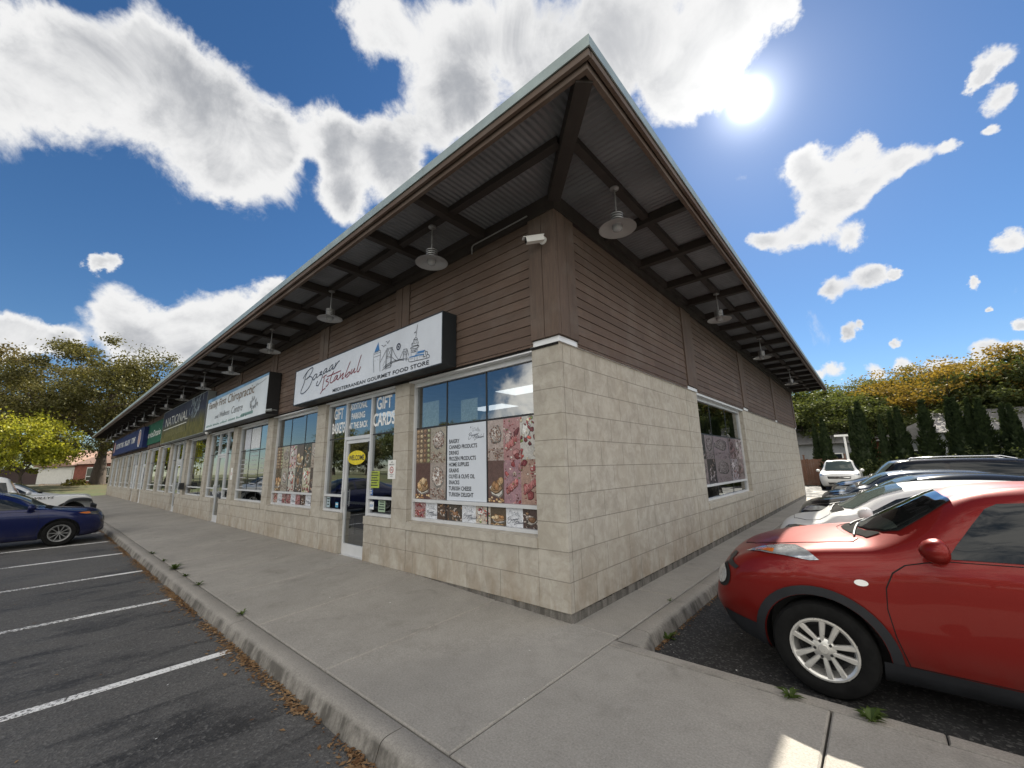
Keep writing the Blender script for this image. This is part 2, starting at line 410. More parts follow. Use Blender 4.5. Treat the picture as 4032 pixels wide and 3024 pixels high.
M_ASPH = m_asphalt('old_asphalt', (.066, .064, .062), (.125, .121, .115), .85)
M_ASPH2 = m_asphalt('fresh_asphalt', (.022, .022, .023), (.04, .039, .038), .5)
M_LINE = m_paint_line()
M_GLASS = m_glass('shop_glass', refl=.16, clear=.62)
M_GLASS2 = m_glass('tinted_shop_glass', refl=.22, clear=.42)
M_FRAME = flat('anodised_aluminium', (.54, .55, .56), .45, .1, vary=.08)
M_WHITE = flat('white_metal_flashing', (.70, .71, .72), .45, .1, vary=.07)
M_GALV = flat('galvanised_soffit', (.15, .155, .165), .5, .15, vary=.2, vs=2)
M_FLASH = flat('roof_flashing', (.30, .36, .35), .45, .3, vary=.15)
M_ROOF = flat('roof_membrane', (.20, .20, .20), .9)
M_BLACK = flat('black_metal', (.012, .012, .013), .5)
M_RUBBER = flat('black_rubber', (.010, .010, .010), .7)
M_GAP = flat('dark_gap', (.006, .005, .005), .9)
M_LAMP = flat('lamp_enamel', (.24, .24, .24), .38, .4, vary=.15, vs=8)
M_LAMPIN = flat('lamp_reflector', (.33, .33, .33), .35, .1, vary=.08)
M_SIGNW = flat('sign_face_white', (.58, .62, .68), .45, spec=.3, vary=.08, vs=1.6)
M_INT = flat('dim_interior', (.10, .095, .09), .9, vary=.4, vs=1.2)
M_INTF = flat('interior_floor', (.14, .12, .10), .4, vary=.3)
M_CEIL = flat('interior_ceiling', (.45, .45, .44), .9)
M_PRINT = m_print()
M_PRINTM = m_print('printed_paper', .6)
M_WHITEP = flat('white_plastic', (.72, .72, .70), .4, vary=.05)
M_INK = flat('dark_ink', (.018, .020, .026), .5, vary=.05)
M_BARK = m_bark()
M_GRASS = m_grass()
def emis(name, col, s):
    m, t, p, o = new_mat(name); setp(t, p, col=col, em=col, es=s, rough=.6); return m
# ------------------------------------------------------------------ ground, lots, pavement
ZA = -.13                                   # level of the asphalt; the pavement is z = 0
def terrain_z(x, y):
    z = -.20
    if x < -48.5: z += min(1, (-48.5-x)/14)*.95
    if y > 33: z += min(1, (y-33)/40)*3.0
    if y < -36: z += .06
    return z
b = MB(); NX, NY = 70, 70
xs = [-420+i*840/NX for i in range(NX+1)]; ys = [-420+i*840/NY for i in range(NY+1)]
xs = sorted(set(xs+[-48.5, -51, -54, -58, -62.5, 30, 29])); ys = sorted(set(ys+[33, 36, 45, 60, 73, -36]))
b.add([(x, y, terrain_z(x, y)) for x in xs for y in ys], [(i*len(ys)+j, (i+1)*len(ys)+j, (i+1)*len(ys)+j+1, i*len(ys)+j+1) for i in range(len(xs)-1) for j in range(len(ys)-1)])
tag(b.build('ground', M_GRASS, smooth=60), kind='structure')
b = MB(); b.box(-52, 34, -40, -2.30, ZA-.05, ZA)
tag(b.build('front_parking_lot', M_ASPH), kind='structure')
b = MB(); b.box(.60, 40, -.04, 32.6, ZA-.05, ZA)
b.box(-40, .60, 20.6, 32.6, ZA-.05, ZA)
tag(b.build('side_parking_lot', M_ASPH2), kind='structure')
# painted bays, each line a strip lying on the asphalt
for i in range(8):
    x = -2.58-2.765*i
    b = MB(); b.box(x-.052, x+.052, -7.9, -2.36, ZA+.001, ZA+.004)
    tag(b.build('bay_line', M_LINE), kind='structure')
for i in range(1, 5):
    b = MB(); b.box(.85, 6.0, 2.45+2.75*(i-1)-.05, 2.45+2.75*(i-1)+.05, ZA+.001, ZA+.004)
    tag(b.build('bay_line', M_LINE), kind='structure')
# the pavement: concrete flags with open joints
def walk_z(x, y):
    """cross fall of the front pavement: level at the kerb, up to the stone at the wall"""
    q = max(0, min(1, -x/2.4)); q = q*q*(3-2*q)
    return .108*q*max(0, min(1.05, (y+2.08)/2.08)) if y > -2.08 else 0
def slab(b, x0, x1, y0, y1, z0=-.10, z1=0.0, g=.006, ch=.011):
    x0 += g; x1 -= g; y0 += g; y1 -= g
    p = [(x0, y0, z0), (x1, y0, z0), (x1, y1, z0), (x0, y1, z0), (x0, y0, z1-ch), (x1, y0, z1-ch), (x1, y1, z1-ch), (x0, y1, z1-ch), (x0+ch, y0+ch, z1), (x1-ch, y0+ch, z1), (x1-ch, y1-ch, z1), (x0+ch, y1-ch, z1)]
    p = [(x, y, z+walk_z(x, y)) for x, y, z in p]
    b.add(p, [(8, 9, 10, 11), (4, 5, 9, 8), (5, 6, 10, 9), (6, 7, 11, 10), (7, 4, 8, 11), (0, 1, 5, 4), (1, 2, 6, 5), (2, 3, 7, 6), (3, 0, 4, 7)])
b = MB()
xj = [.495]+[-1.115-1.625*i for i in range(29)]
for x1, x0 in zip(xj, xj[1:]): slab(b, x0, x1, -2.075, .05, g=.0055 if x1 < .4 else .006)
xj = [.495+1.66*i for i in range(9)]
for x0, x1 in zip(xj, xj[1:]): slab(b, x0, x1, -2.075, -.165)
yj = [.05]+[1.6+1.6*i for i in range(12)]
for y0, y1 in zip(yj, yj[1:]): slab(b, -.3, .505, y0, y1)
tag(b.build('sidewalk', M_WALK), kind='structure')
b = MB(); b.box(-46.6, 13.7, -2.08, .05, -.12, -.06); b.box(-.3, .6, .05, 20.7, -.12, -.06)
tag(b.build('joint_bed', M_GAP), kind='structure')
def kerb_sweep(b, path, prof):
    """profile (outward, z) swept along a straight path p0 -> p1 with outward vector o"""
    p0, p1, o = Vector(path[0]), Vector(path[1]), Vector(path[2]); n = len(prof)
    P = [tuple(q+o*a+Vector((0, 0, z))) for q in (p0, p1) for a, z in prof]
    b.add(P, [(i, i+1, n+i+1, n+i) for i in range(n-1)]+[tuple(range(n))[::-1], tuple(n+i for i in range(n))])
KP = [(0, -.3), (0, -.006), (.006, 0), (.115, -.001), (.145, -.006), (.165, -.018), (.178, -.036), (.186, -.06), (.215, -.135), (.215, -.3)]
b = MB()
kx = [13.7, 9.4, 6.3, 3.2, .062]+[-3.1*i+.062 for i in range(1, 16)]
for x1, x0 in zip(kx, kx[1:]): kerb_sweep(b, ((x0+.004, -2.085, 0), (x1-.004, -2.085, 0), (0, -1, 0)), KP)
tag(b.build('front_kerb', M_KERB, smooth=50), kind='structure')
b = MB()
ky = [.34, 2.4, 5.4, 8.4, 11.4, 14.4, 17.4, 20.5]
for y0, y1 in zip(ky, ky[1:]): kerb_sweep(b, ((.52, y1-.004, 0), (.52, y0+.004, 0), (1, 0, 0)), KP)
# the corner return that dies into the flush edge
P0 = [(.52+a, .336, z) for a, z in KP]; P1 = [(.52+a*1.55, -.035, z if z < -.2 else z*.4) for a, z in KP]
n = len(KP); b.add(P0+P1, [(i, n+i, n+i+1, i+1) for i in range(n-1)]+[tuple(n+i for i in range(n))])
tag(b.build('side_kerb', M_KERB, smooth=50), kind='structure')
b = MB(); 
for i in range(6): 
    slab(b, .50+2.2*i, .50+2.2*(i+1), -.165, -.040, -.3, 0, .004, .008)
tag(b.build('flush_kerb', M_KERB), kind='structure')
# fallen leaves along the foot of the kerb: nobody could count them
rnd = random.Random(5)
M_LITTER = m_leaf('dry_leaf', [(.075, .028, .012), (.19, .075, .028), (.30, .15, .065), (.11, .045, .018), (.36, .24, .13)], .15)
b = MB()
def leaf(b, x, y, z, s, r):
    a = r.random()*6.3; ti = r.uniform(-.5, .5); tj = r.uniform(-.5, .5); w = s*r.uniform(.35, .6)
    ux, uy = math.cos(a), math.sin(a)
    P = [(x-ux*s, y-uy*s, z), (x+uy*w, y-ux*w, z+abs(ti)*w), (x+ux*s, y+uy*s, z+abs(tj)*s*.7), (x-uy*w, y+ux*w, z+abs(ti)*w*.8)]
    b.add(P, [(0, 1, 2, 3)])
for i in range(6800):
    x = -16+18.6*rnd.random()**.85 if i % 3 else rnd.uniform(-30, 3)
    dens = .55+.45*math.sin(x*2.1)+.35*math.sin(x*5.3+1)
    if rnd.random() > dens+.25: continue
    y = -2.30-abs(rnd.gauss(0, .048))-(.2*rnd.random() if rnd.random() < .06 else 0)
    leaf(b, x, y, ZA+.006+.02*rnd.random()*max(0, 1-(-2.30-y)/.1), rnd.uniform(.012, .028), rnd)
for i in range(420):
    y = .3+rnd.random()**1.5*8
    leaf(b, .74+abs(rnd.gauss(0, .025)), y, ZA+.006, rnd.uniform(.010, .02), rnd)
for i in range(60): leaf(b, rnd.uniform(-12, 3), rnd.uniform(-5, -2.5), ZA+.004, rnd.uniform(.01, .025), rnd)
for i in range(150): leaf(b, rnd.uniform(-8, -.3), -.02-abs(rnd.gauss(0, .03)), .112, rnd.uniform(.006, .014), rnd)
tag(b.build('fallen_leaves', M_LITTER), kind='stuff')
b = MB()
for i in range(34):
    x, y = (rnd.uniform(-7, 0.5), rnd.uniform(-2, -.1)) if i < 12 else ((rnd.uniform(.8, 2), rnd.uniform(.05, 1.6)) if i < 24 else (rnd.uniform(-9, 1), rnd.uniform(-6, -2.5)))
    leaf(b, x, y, (.003+walk_z(x, y) if i < 12 else ZA+.004), rnd.uniform(.006, .016), rnd)
tag(b.build('paper_litter', M_WHITEP), kind='stuff')
# weeds in the joint behind the kerb
M_WEED = m_leaf('weed_leaf', [(.035, .06, .015), (.06, .10, .025), (.09, .13, .035)], .3)
def weed_mesh(seed, n, s):
    r = random.Random(seed); b = MB()
    for i in range(n):
        a = r.random()*6.3; l = s*r.uniform(.5, 1.2); ux, uy = math.cos(a), math.sin(a); h = l*r.uniform(.25, .9); w = l*.13
        m1 = (ux*l*.5, uy*l*.5, h*.8); e = (ux*l, uy*l, h*.75)
        b.add([(uy*w*.3, -ux*w*.3, 0), (m1[0]+uy*w, m1[1]-ux*w, m1[2]), e, (m1[0]-uy*w, m1[1]+ux*w, m1[2]), (-uy*w*.3, ux*w*.3, 0)], [(0, 1, 2, 3, 4)])
    return b
W_SP = [(-6.95, -2.08, .12, 46, 'biggest weed in the joint behind the front kerb, bushy and deep green'), (-6.15, -2.08, .075, 26, 'weed just nearer than the biggest one in the front kerb joint'), (-5.3, -2.08, .075, 24, 'weed between the bushy one and the lone near one in the front kerb joint'),
        (-3.25, -2.08, .07, 18, 'lone flat weed in the front kerb joint beside a kerb crack'), (-9.2, -2.08, .09, 24, 'farthest clear weed in the front kerb joint toward the parked cars'), (-8.0, -2.08, .07, 20, 'small weed in the front kerb joint beyond the biggest one'),
        (1.93, -.165, .085, 40, 'tuft of grass in the flush kerb joint beside the red car tyre'), (.50, 1.38, .05, 14, 'small dry weed in the side pavement joint near the building corner'), (.76, .62, .09, 30, 'straggly weed at the foot of the side kerb by the corner'),
        (2.36, -.165, .09, 34, 'grass tuft at the kerb joint by the sunlit patch of pavement')]
for i, (x, y, s, n, lb) in enumerate(W_SP):
    o = weed_mesh(i+3, n, s).build('weed', M_WEED, loc=(x, y, ZA if x == .76 else 0)); tag(o, lb, 'weed', 'weeds in the pavement joints')
# ------------------------------------------------------------------ the shop building (corner at the origin; front along -x, side along +y)
XW, YD = -47.35, 19.55                      # west end of the front, far end of the side
ZC, Z0, SILL = 3.095, .108, .72             # stone top, stone bottom, sill
BD = tag(empty('shop_building'), 'long single storey shop building of beige stone and dark brown cedar with wide flat eaves', 'building')
FR = lambda a, d, z: (a, d, z)              # along the front, depth inwards
SD = lambda a, d, z: (-d, a, z)             # along the side
def stone_uv(c, n):
    if abs(n.z) > .7: return (.15, c.z)
    return ((c.y-.245 if abs(n.x) > abs(n.y) else c.x+.1105), c.z-Z0)
PIER = [-.21, -3.24, -6.30, -9.34, -12.36, -15.63, -18.9, -22.1, -25.1, -28.3, -31.4, -34.6, -37.8, -40.9, -44.0, -47.1]
HW = .212
def quoin(uc):
    def f(c, n):
        k = (c.y if abs(n.x) > abs(n.y) else c.x-uc)
        return (.15+max(-.13, min(.13, k*.3)), c.z-Z0)
    return f
for i, x in enumerate(PIER):
    b = MB()
    if i == 0: b.box(-.415, 0, 0, .068, Z0, ZC); b.box(-.415, -.03, .068, .35, Z0, ZC)
    else: b.box(x-HW, x+HW, 0, .32, Z0, ZC)
    b.build('pier', M_STONE, BD, uvf=quoin(x))
# stone walls: spandrels under windows, stub walls beside doors, the side wall
DOORS = {1: (-5.29, -4.33), 4: (-14.35, -13.42), 6: (-20.95, -20.0), 9: (-30.3, -29.3), 10: (-33.4, -32.45)}
b = MB()
for i in range(15):
    a1, a0 = PIER[i]-HW-.006, PIER[i+1]+HW+.006
    if i == 0: a1 = -.421
    if i in DOORS:
        l, r = DOORS[i]
        b.box(a0, l+.05, .004, .32, Z0, SILL); b.box(r+.02, a1, .004, .32, Z0, SILL)
    else: b.box(a0, a1, .004, .32, Z0, SILL)
b.box(-.35, 0, .076, 4.372, Z0, ZC); b.box(-.35, 0, 4.384, 5.05, Z0, ZC); b.box(-.35, -.004, 5.056, 9.044, Z0, SILL)
b.box(-.35, 0, 9.056, 14.2, Z0, ZC); b.box(-.35, 0, 14.212, 18.9, Z0, ZC); b.box(-.35, .003, 18.912, YD, Z0, ZC)
b.box(XW, -.36, YD-.35, YD, Z0, 4.9); b.box(XW, XW+.3, .33, YD-.36, Z0, 4.9)
b.build('wall', M_STONE, BD, uvf=stone_uv)
b = MB()
for i in range(15):
    a1, a0 = PIER[i]-HW-.006, PIER[i+1]+HW+.006
    b.box(a0-.02, a0, .02, .3, Z0, SILL) ; b.box(a1, a1+.02, .02, .3, Z0, SILL)
b.box(-.3, -.012, .06, .085, Z0, ZC); b.box(-.3, -.012, 4.37, 4.386, Z0, ZC); b.box(-.3, -.016, 5.045, 5.06, Z0, SILL); b.box(-.3, -.016, 9.04, 9.06, Z0, SILL); b.box(-.3, -.012, 14.19, 14.22, Z0, ZC); b.box(-.3, -.012, 18.89, 18.92, Z0, ZC)
b.build('control_joint', M_GAP, BD)
b = MB()
seg = [-.0-.012]+[PIER[i]-HW for i in range(15)]
for i in range(15):
    if i in DOORS:
        l, r = DOORS[i]
        b.box(PIER[i+1]-HW, l+.045, .012, .30, -.15, Z0); b.build('plinth', M_PLINTH, BD); b = MB(); b.box(r+.03, PIER[i]-HW, .012, .30, -.15, Z0); b.build('plinth', M_PLINTH, BD); b = MB()
    else: b.box(PIER[i+1]-HW, PIER[i]-HW if i else -.302, .012, .30, -.15, Z0)
b.box(-.3, -.012, .012, YD, -.15, Z0-.001); 
b.build('plinth', M_PLINTH, BD)
b = MB(); rj = random.Random(9); y = .02
while y < 18:
    l = rj.uniform(.03, .16); w0, w1 = rj.uniform(.002, .02), rj.uniform(.002, .026)
    b.add([(-.0115, y, Z0-w0), (-.0115, y+l, Z0-w1), (-.0115, y+l, Z0+.001), (-.0115, y, Z0+.001)], [(0, 1, 2, 3)]); y += l
b.build('open_bed_joint', M_GAP, BD)
# --- cedar storey
ZS0, ZS1, CR_ = 3.19, 4.82, .1295
def lap(b, mp, a0, a1, d=-.02):
    k = 0; z = ZS1
    while z > ZS0-.09:
        z0 = z-CR_; z0c = max(z0, ZS0-.09)
        b.add([mp(a0, d-.021, z0c), mp(a1, d-.021, z0c), mp(a1, d-.008, z-.002), mp(a0, d-.008, z-.002), mp(a0, d+.02, z0c), mp(a1, d+.02, z0c)], [(0, 1, 2, 3), (4, 5, 1, 0)] if mp is FR else [(0, 1, 2, 3), (4, 5, 1, 0)])
        z = z0
b = MB()
for i in range(15): lap(b, FR, PIER[i+1]+.205, PIER[i]-.205 if i else -.365)
SB = [(4.43, 5.03), (9.10, 9.66), (14.1, 14.5), (19.2, 19.62)]
sa = .372
for q in SB: lap(b, SD, sa, q[0]); sa = q[1]
b.build('siding', M_SIDING, BD, uvf=lambda c, n: ((c.x if abs(n.y) > abs(n.x) else c.y+50), c.z-ZS1+20*.1295))
b = MB(); b.box(XW, -.005, -.018, .3, ZS0-.12, 5.05); b.box(-.3, .018, -.018, YD, ZS0-.02, 5.05)
b.build('sheathing', M_GAP, BD)
for x in PIER[1:]:
    b = MB(); b.box(x-.205, x-.006, -.062, -.015, ZS0-.08, ZS1); b.box(x+.006, x+.205, -.058, -.015, ZS0-.08, ZS1); b.build('batten', M_POST, BD)
for y0, y1 in SB:
    b = MB(); m_ = (y0+y1)/2; b.box(.015, .060, y0, m_-.006, ZS0-.02, ZS1); b.box(.015, .056, m_+.006, y1, ZS0-.02, ZS1); b.build('batten', M_POST, BD)
b = MB()
b.box(-.365, -.158, -.066, -.02, 3.172, ZS1); b.box(-.150, .060, -.066, -.02, 3.172, ZS1)
b.box(.02, .064, -.018, .165, 3.172, ZS1); b.box(.02, .060, .175, .37, 3.172, ZS1)
b.build('corner_post', M_POST, BD)
b = MB(); b.box(XW, .082, -.082, -.02, ZS1+.001, 5.04); b.box(.02, .080, -.018, YD+.1, ZS1+.001, 5.04)
b.build('header_beam', M_RAFTER, BD)
# white metal copings on the stone and heads over the windows
b = MB()
b.box(-.420, .028, -.028, .30, ZC+.001, 3.165); b.box(-.3, .026, .302, 5.055, ZC+.001, 3.163); b.box(-.3, .026, 9.04, YD+.03, ZC+.001, 3.163)
b.build('coping', M_WHITE, BD)
b = MB()
for x in PIER[1:]: b.box(x-HW-.004, x+HW+.004, -.012, .31, ZC+.001, 3.115)
b.build('pier_cap', M_STONE, BD, uvf=stone_uv)
# --- roof
OV = 1.36; ZD = 5.055
b = MB(); b.box(-48.7, OV-.004, -OV+.004, 21.0, 5.072, 5.135); b.build('roof', M_ROOF, BD)
b = MB(); b.box(-48.7, OV+.012, -OV-.012, -OV, 5.035, 5.147); b.box(OV, OV+.011, -OV, 21.0, 5.036, 5.146); b.box(-48.72, OV, -OV, -OV+.12, 5.1362, 5.1465); b.box(OV-.12, OV, -OV+.12, 21, 5.1362, 5.1465)
for k in range(20): b.box(-.9-2.44*k-.02, -.9-2.44*k+.02, -OV-.0145, -OV-.012, 5.034, 5.148)
b.build('roof_flashing', M_FLASH, BD)
b = MB()
xf = [OV-.006, -1.9, -6.0, -9.9, -14.3, -18.5, -23, -28, -33, -38, -43, -48.7]
for x1, x0 in zip(xf, xf[1:]):
    b.box(x0+.003, x1-.003, -OV+.005, -OV+.04, 4.966, 5.034)
    b.box(x0+.75, (x1+.75 if x1 < 1 else OV-.0565), -OV+.055, -OV+.10, 4.908, 5.02) if x0+.75 < x1+.74 else None
yf = [-OV+.045, 3.0, 7.2, 11.5, 16, 21.0]
for y0, y1 in zip(yf, yf[1:]):
    b.box(OV-.04, OV-.005, y0+.003, y1-.003, 4.966, 5.034); b.box(OV-.10, OV-.056, (y0+.003 if y0 > 0 else -OV+.1005), y1, 4.909, 5.021)
b.build('fascia', M_FASCIA, BD)
def soffit():
    b = MB(); st = .0125; n = int((48.6+1.28)/st); P = []; F = []
    for i in range(n+1):
        x = -48.6+i*st; z = ZD+.009*math.sin(x*2*PI/.0755); P += [(x, -1.28, z), (x, min(0.0, -x) if x > 0 else 0, z)]
    F = [(2*i, 2*i+1, 2*i+3, 2*i+2) for i in range(n)]; b.add(P, F)
    n = int((20.9+1.28)/st); P = []
    for i in range(n+1):
        y = -1.28+i*st; z = ZD+.009*math.sin(y*2*PI/.0755); P += [(max(0.0, -y), y, z), (1.28, y, z)]
    b.add(P, [(2*i, 2*i+1, 2*i+3, 2*i+2) for i in range(n)])
    b.build('soffit', M_GALV, BD, smooth=180)
soffit()
RX = [-1.19-1.171*k for k in range(41)]; RY = [1.25+1.171*k for k in range(17)]
for x in RX:
    b = MB(); b.box(x-.05, x+.05, -1.262, -.084, 4.915, 5.045); b.build('rafter', M_RAFTER, BD, uvf=lambda c, n: (c.y, c.x+c.z))
for y in RY:
    b = MB(); b.box(.082, 1.262, y-.05, y+.05, 4.915, 5.045); b.build('rafter', M_RAFTER, BD, uvf=lambda c, n: (c.x, c.y+c.z))
b = MB()
for x1, x0 in zip([-.12]+RX, RX+[-48.6]): b.box(x0+.052, x1-.052 if x1 != -.12 else .62, -.775, -.675, 4.965, 5.046)
for y0, y1 in zip([-.0]+RY, RY+[20.9]): b.box(.675, .775, y0+.052 if y0 else -.62, y1-.052, 4.965, 5.046)
for x1, x0 in zip(RX, RX[1:]): b.box(x0+.052, x1-.052, -.145, -.0845, 4.93, 5.046)
for y0, y1 in zip(RY, RY[1:]): b.box(.0845, .145, y0+.052, y1-.052, 4.93, 5.046)
b.build('purlin', M_RAFTER, BD)
b = MB()
q = lambda a, w, z: ((a+w)*.70711, (-a+w)*.70711, z)
b.box(.13, 1.735, -.075, .075, 4.885, 5.043, q)
b.build('hip_beam', M_RAFTER, BD, uvf=lambda c, n: ((c.x-c.y)*.7, (c.x+c.y)*.7+c.z))
# --- shell of the inside
b = MB(); b.box(XW+.3, -.36, .33, YD-.4, -.06, -.005); b.build('interior_floor', M_INTF, BD)
b = MB(); b.box(XW+.3, -.36, .33, YD-.4, 3.10, 3.14); b.build('interior_ceiling', M_CEIL, BD)
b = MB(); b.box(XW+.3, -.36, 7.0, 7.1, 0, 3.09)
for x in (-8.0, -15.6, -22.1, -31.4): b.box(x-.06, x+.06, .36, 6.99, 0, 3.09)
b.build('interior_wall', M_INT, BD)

# ------------------------------------------------------------------ windows and doors
GD = .135
def glazing(mp, a0, a1, z0, z1, mull, rails, par, glass, thin=.012):
    """panes between thin dark joints; returns nothing, adds children to par"""
    As = [a0]+list(mull)+[a1]; Zs = [z0]+list(rails)+[z1]
    for A0, A1 in zip(As, As[1:]):
        for B0, B1 in zip(Zs, Zs[1:]):
            b = MB(); b.add([mp(A0+.004, GD, B0+.004), mp(A1-.004, GD, B0+.004), mp(A1-.004, GD, B1-.004), mp(A0+.004, GD, B1-.004)], [(0, 1, 2, 3)])
            b.build('pane', glass, par)
    for m_ in mull: b = MB(); b.box(m_-thin, m_+thin, GD-.006, GD+.03, z0, z1, mp); b.build('mullion', M_BLACK, par)
    for r_ in rails:
        b = MB(); b.box(a0, a1, GD-.005, GD+.03, r_-thin, r_+thin, mp); b.build('transom', M_BLACK, par)
def window(mp, a0, a1, mull, trans=2.29, glass=None, sill=True, zt=3.05):
    glass = glass or M_GLASS
    zb, zm0, zm1 = .855, 1.135, 1.18
    b = MB(); e = .045
    b.box(a0, a0+e, .095, .185, zb-.0, zt, mp); b.box(a1-e, a1, .095, .185, zb, zt, mp)
    b.box(a0+e, a1-e, .09, .185, zb, zb+.045, mp); b.box(a0+e, a1-e, .09, .185, zm0, zm1, mp); b.box(a0+e, a1-e, .095, .185, zt-.07, zt, mp)
    w = b.build('window', M_FRAME, BD)
    b = MB(); b.box(a0-.005, a1+.005, -.012, .10, zt+.001, zt+.075, mp); b.box(a0-.005, a1+.005, -.025, .09, zt+.078, zt+.14, mp); b.build('head_flashing', M_WHITE, w)
    glazing(mp, a0+e, a1-e, zb+.045, zm0, mull, [], w, glass)
    glazing(mp, a0+e, a1-e, zm1, zt-.07, mull, [trans], w, glass)
    if sill:
        b = MB(); n = max(2, round((a1-a0)/.62)); s_ = (a1-a0)/n
        for k in range(n):
            A0, A1 = a0+s_*k+.002, a0+s_*(k+1)-.002
            P = [(A0, -.018, SILL+.002), (A1, -.018, SILL+.002), (A1, .12, SILL+.002), (A0, .12, SILL+.002), (A0, -.018, .835), (A1, -.018, .835), (A1, .12, .857), (A0, .12, .857)]
            b.add([mp(*p) for p in P], [(3, 2, 1, 0), (4, 5, 6, 7), (0, 1, 5, 4), (1, 2, 6, 5), (2, 3, 7, 6), (3, 0, 4, 7)])
        b.build('sill', M_STONE, w, uvf=quoin(0))
    return w
def doorway(i, a0, a1, glass=None, white_rail=False):
    glass = glass or M_GLASS2; l, r = DOORS[i]; zt = 3.05; e = .05; mp = lambda a, d, z: (a, d-.03, z)
    b = MB()
    for q in (l-.03, r-.02): b.box(q, q+e, .095, .19, 0 if q > a0+.2 else .9, zt, mp)
    b.box(a0, a0+.04, .095, .185, .86, zt, mp); b.box(a1-.04, a1, .095, .185, .86, zt, mp)
    b.box(a0+.04, l-.03, .095, .185, zt-.06, zt, mp); b.box(l+.02, r-.02, .095, .185, zt-.06, zt, mp); b.box(r+.03, a1-.04, .095, .185, zt-.06, zt, mp)
    b.box(l+.02, r-.02, .095, .185, 2.235, 2.30, mp)
    for A0, A1 in ((a0+.04, l-.03), (r+.03, a1-.04)):
        b.box(A0, A1, .09, .185, .855, .90, mp); b.box(A0, A1, .09, .185, 1.14, 1.185, mp)
    w = b.build('door_frame', M_FRAME, BD)
    b = MB(); b.box(a0-.005, a1+.005, .02, .09, zt+.001, zt+.14, mp); b.build('head_flashing', M_WHITE, w)
    for A0, A1 in ((a0+.04, l-.03), (r+.03, a1-.04)):
        glazing(mp, A0, A1, .90, 1.14, [], [], w, glass); glazing(mp, A0, A1, 1.185, zt-.06, [], [2.29], w, glass)
    glazing(mp, l+.02, r-.02, 2.30, zt-.06, [], [], w, glass)
    b = MB()
    for A0, A1 in ((a0, l+.05), (r+.02, a1)):
        b = MB(); b.box(A0, A1-.0, .016, .10, SILL+.002, .85, mp); b.build('sill', M_STONE, w, uvf=quoin(0))
    # the leaf
    L0, L1 = l+.025, r-.025
    b = MB(); b.box(L0, L0+.06, .115, .165, .11, 2.23, mp); b.box(L1-.06, L1, .115, .165, .11, 2.23, mp)
    b.box(L0+.06, L1-.06, .115, .165, .11, .30, mp); b.box(L0+.06, L1-.06, .115, .165, 2.165, 2.23, mp)
    b.box(L0+.06, L1-.06, .150, .19, 1.02, 1.06, mp)
    d = b.build('door', M_WHITE if white_rail else M_FRAME, BD)
    b = MB(); b.add([mp(L0+.06, .14, .30), mp(L1-.06, .14, .30), mp(L1-.06, .14, 2.165), mp(L0+.06, .14, 2.165)], [(0, 1, 2, 3)]); b.build('pane', glass, d)
    b = MB(); b.tube([(L0+.03, .035, 1.28), (L0+.03, .035, .96)], .013); b.tube([(L0+.03, .035, 1.24), (L0+.03, .09, 1.24)], .009); b.tube([(L0+.03, .035, 1.0), (L0+.03, .09, 1.0)], .009); b.build('handle', M_FRAME, d)
    b = MB(); b.box(L0, L1, .05, .30, .06, .106, mp); b.build('threshold', M_FRAME, d)
    if i == 1:
        b = MB(); b.box(L1-.045, L1-.012, .095, .114, 1.98, 2.17, mp); b.build('door_closer', M_BLACK, d)
for i in range(15):
    a1, a0 = PIER[i]-HW, PIER[i+1]+HW
    if i == 0: a1 = -.415
    if i in DOORS: doorway(i, a0, a1, M_GLASS2, i in (9, 10))
    elif i == 0: window(FR, a0, a1, [-2.215, -1.355])
    elif i > 10: window(FR, a0, a1, [(a0+a1)/2], glass=M_GLASS2)
    else:
        w = (a1-a0-.09)/3; window(FR, a0, a1, [a0+.045+w, a0+.045+2*w], glass=M_GLASS if i == 2 else M_GLASS2)
window(SD, 5.05, 9.05, [6.30, 7.62], trans=2.26)

# ------------------------------------------------------------------ ceiling lights lit inside the shop
M_TUBE = emis('fluorescent_diffuser', (.9, .95, 1), .34)
for k, (x, y, lb) in enumerate([(-2.1, 2.0, 'lit fluorescent ceiling panel seen through the corner shop window'), (-4.2, 3.2, 'lit fluorescent ceiling panel behind the gift cards pane'), (-6.6, 2.0, 'lit fluorescent ceiling panel behind the second window with food pictures'),
                              (-10.6, 2.6, 'lit ceiling panel behind the clinic window')]):
    r = tag(empty('ceiling_light', (x, y, 3.075)), lb, 'ceiling light', 'ceiling lights inside the shops')
    b = MB(); b.box(-.62, .62, -.33, .33, 0, .02); b.build('light_frame', M_WHITE, r)
    b = MB(); b.box(-.58, .58, -.29, .29, -.006, -.001); b.build('diffuser', M_TUBE, r)
# ------------------------------------------------------------------ fascia signs
DK=[[(450,565),(539,625),(654,687),(788,726),(891,734),(937,718),(920,668),(845,604),(733,546),(587,515)],[(663,686),(594,623),(556,536),(528,447),(430,337),(389,265),(424,226),(526,220),(697,264),(841,338),(921,424),(945,481),(911,524),(803,550),(664,534)],[(1160,554),(1060,552),(987,500),(981,452),(1043,454),(1135,502),(1169,549),(1142,494),(1170,472),(1251,498)],[(1288,551),(1385,570),(1374,540),(1275,501),(1380,502),(1428,482),(1409,420),(1356,356),(1261,294),(1190,295),(1169,326),(1228,391)],[(1626,593),(1541,588),(1471,534),(1463,500),(1530,510),(1629,572),(1590,525),(1630,512),(1712,532)],[(1887,621),(1813,611),(1733,561),(1724,521),(1781,523),(1891,589),(1861,541),(1900,525),(1959,545)],[(2008,645),(1985,600),(1957,542),(2022,593),(2102,641),(2159,646)]]
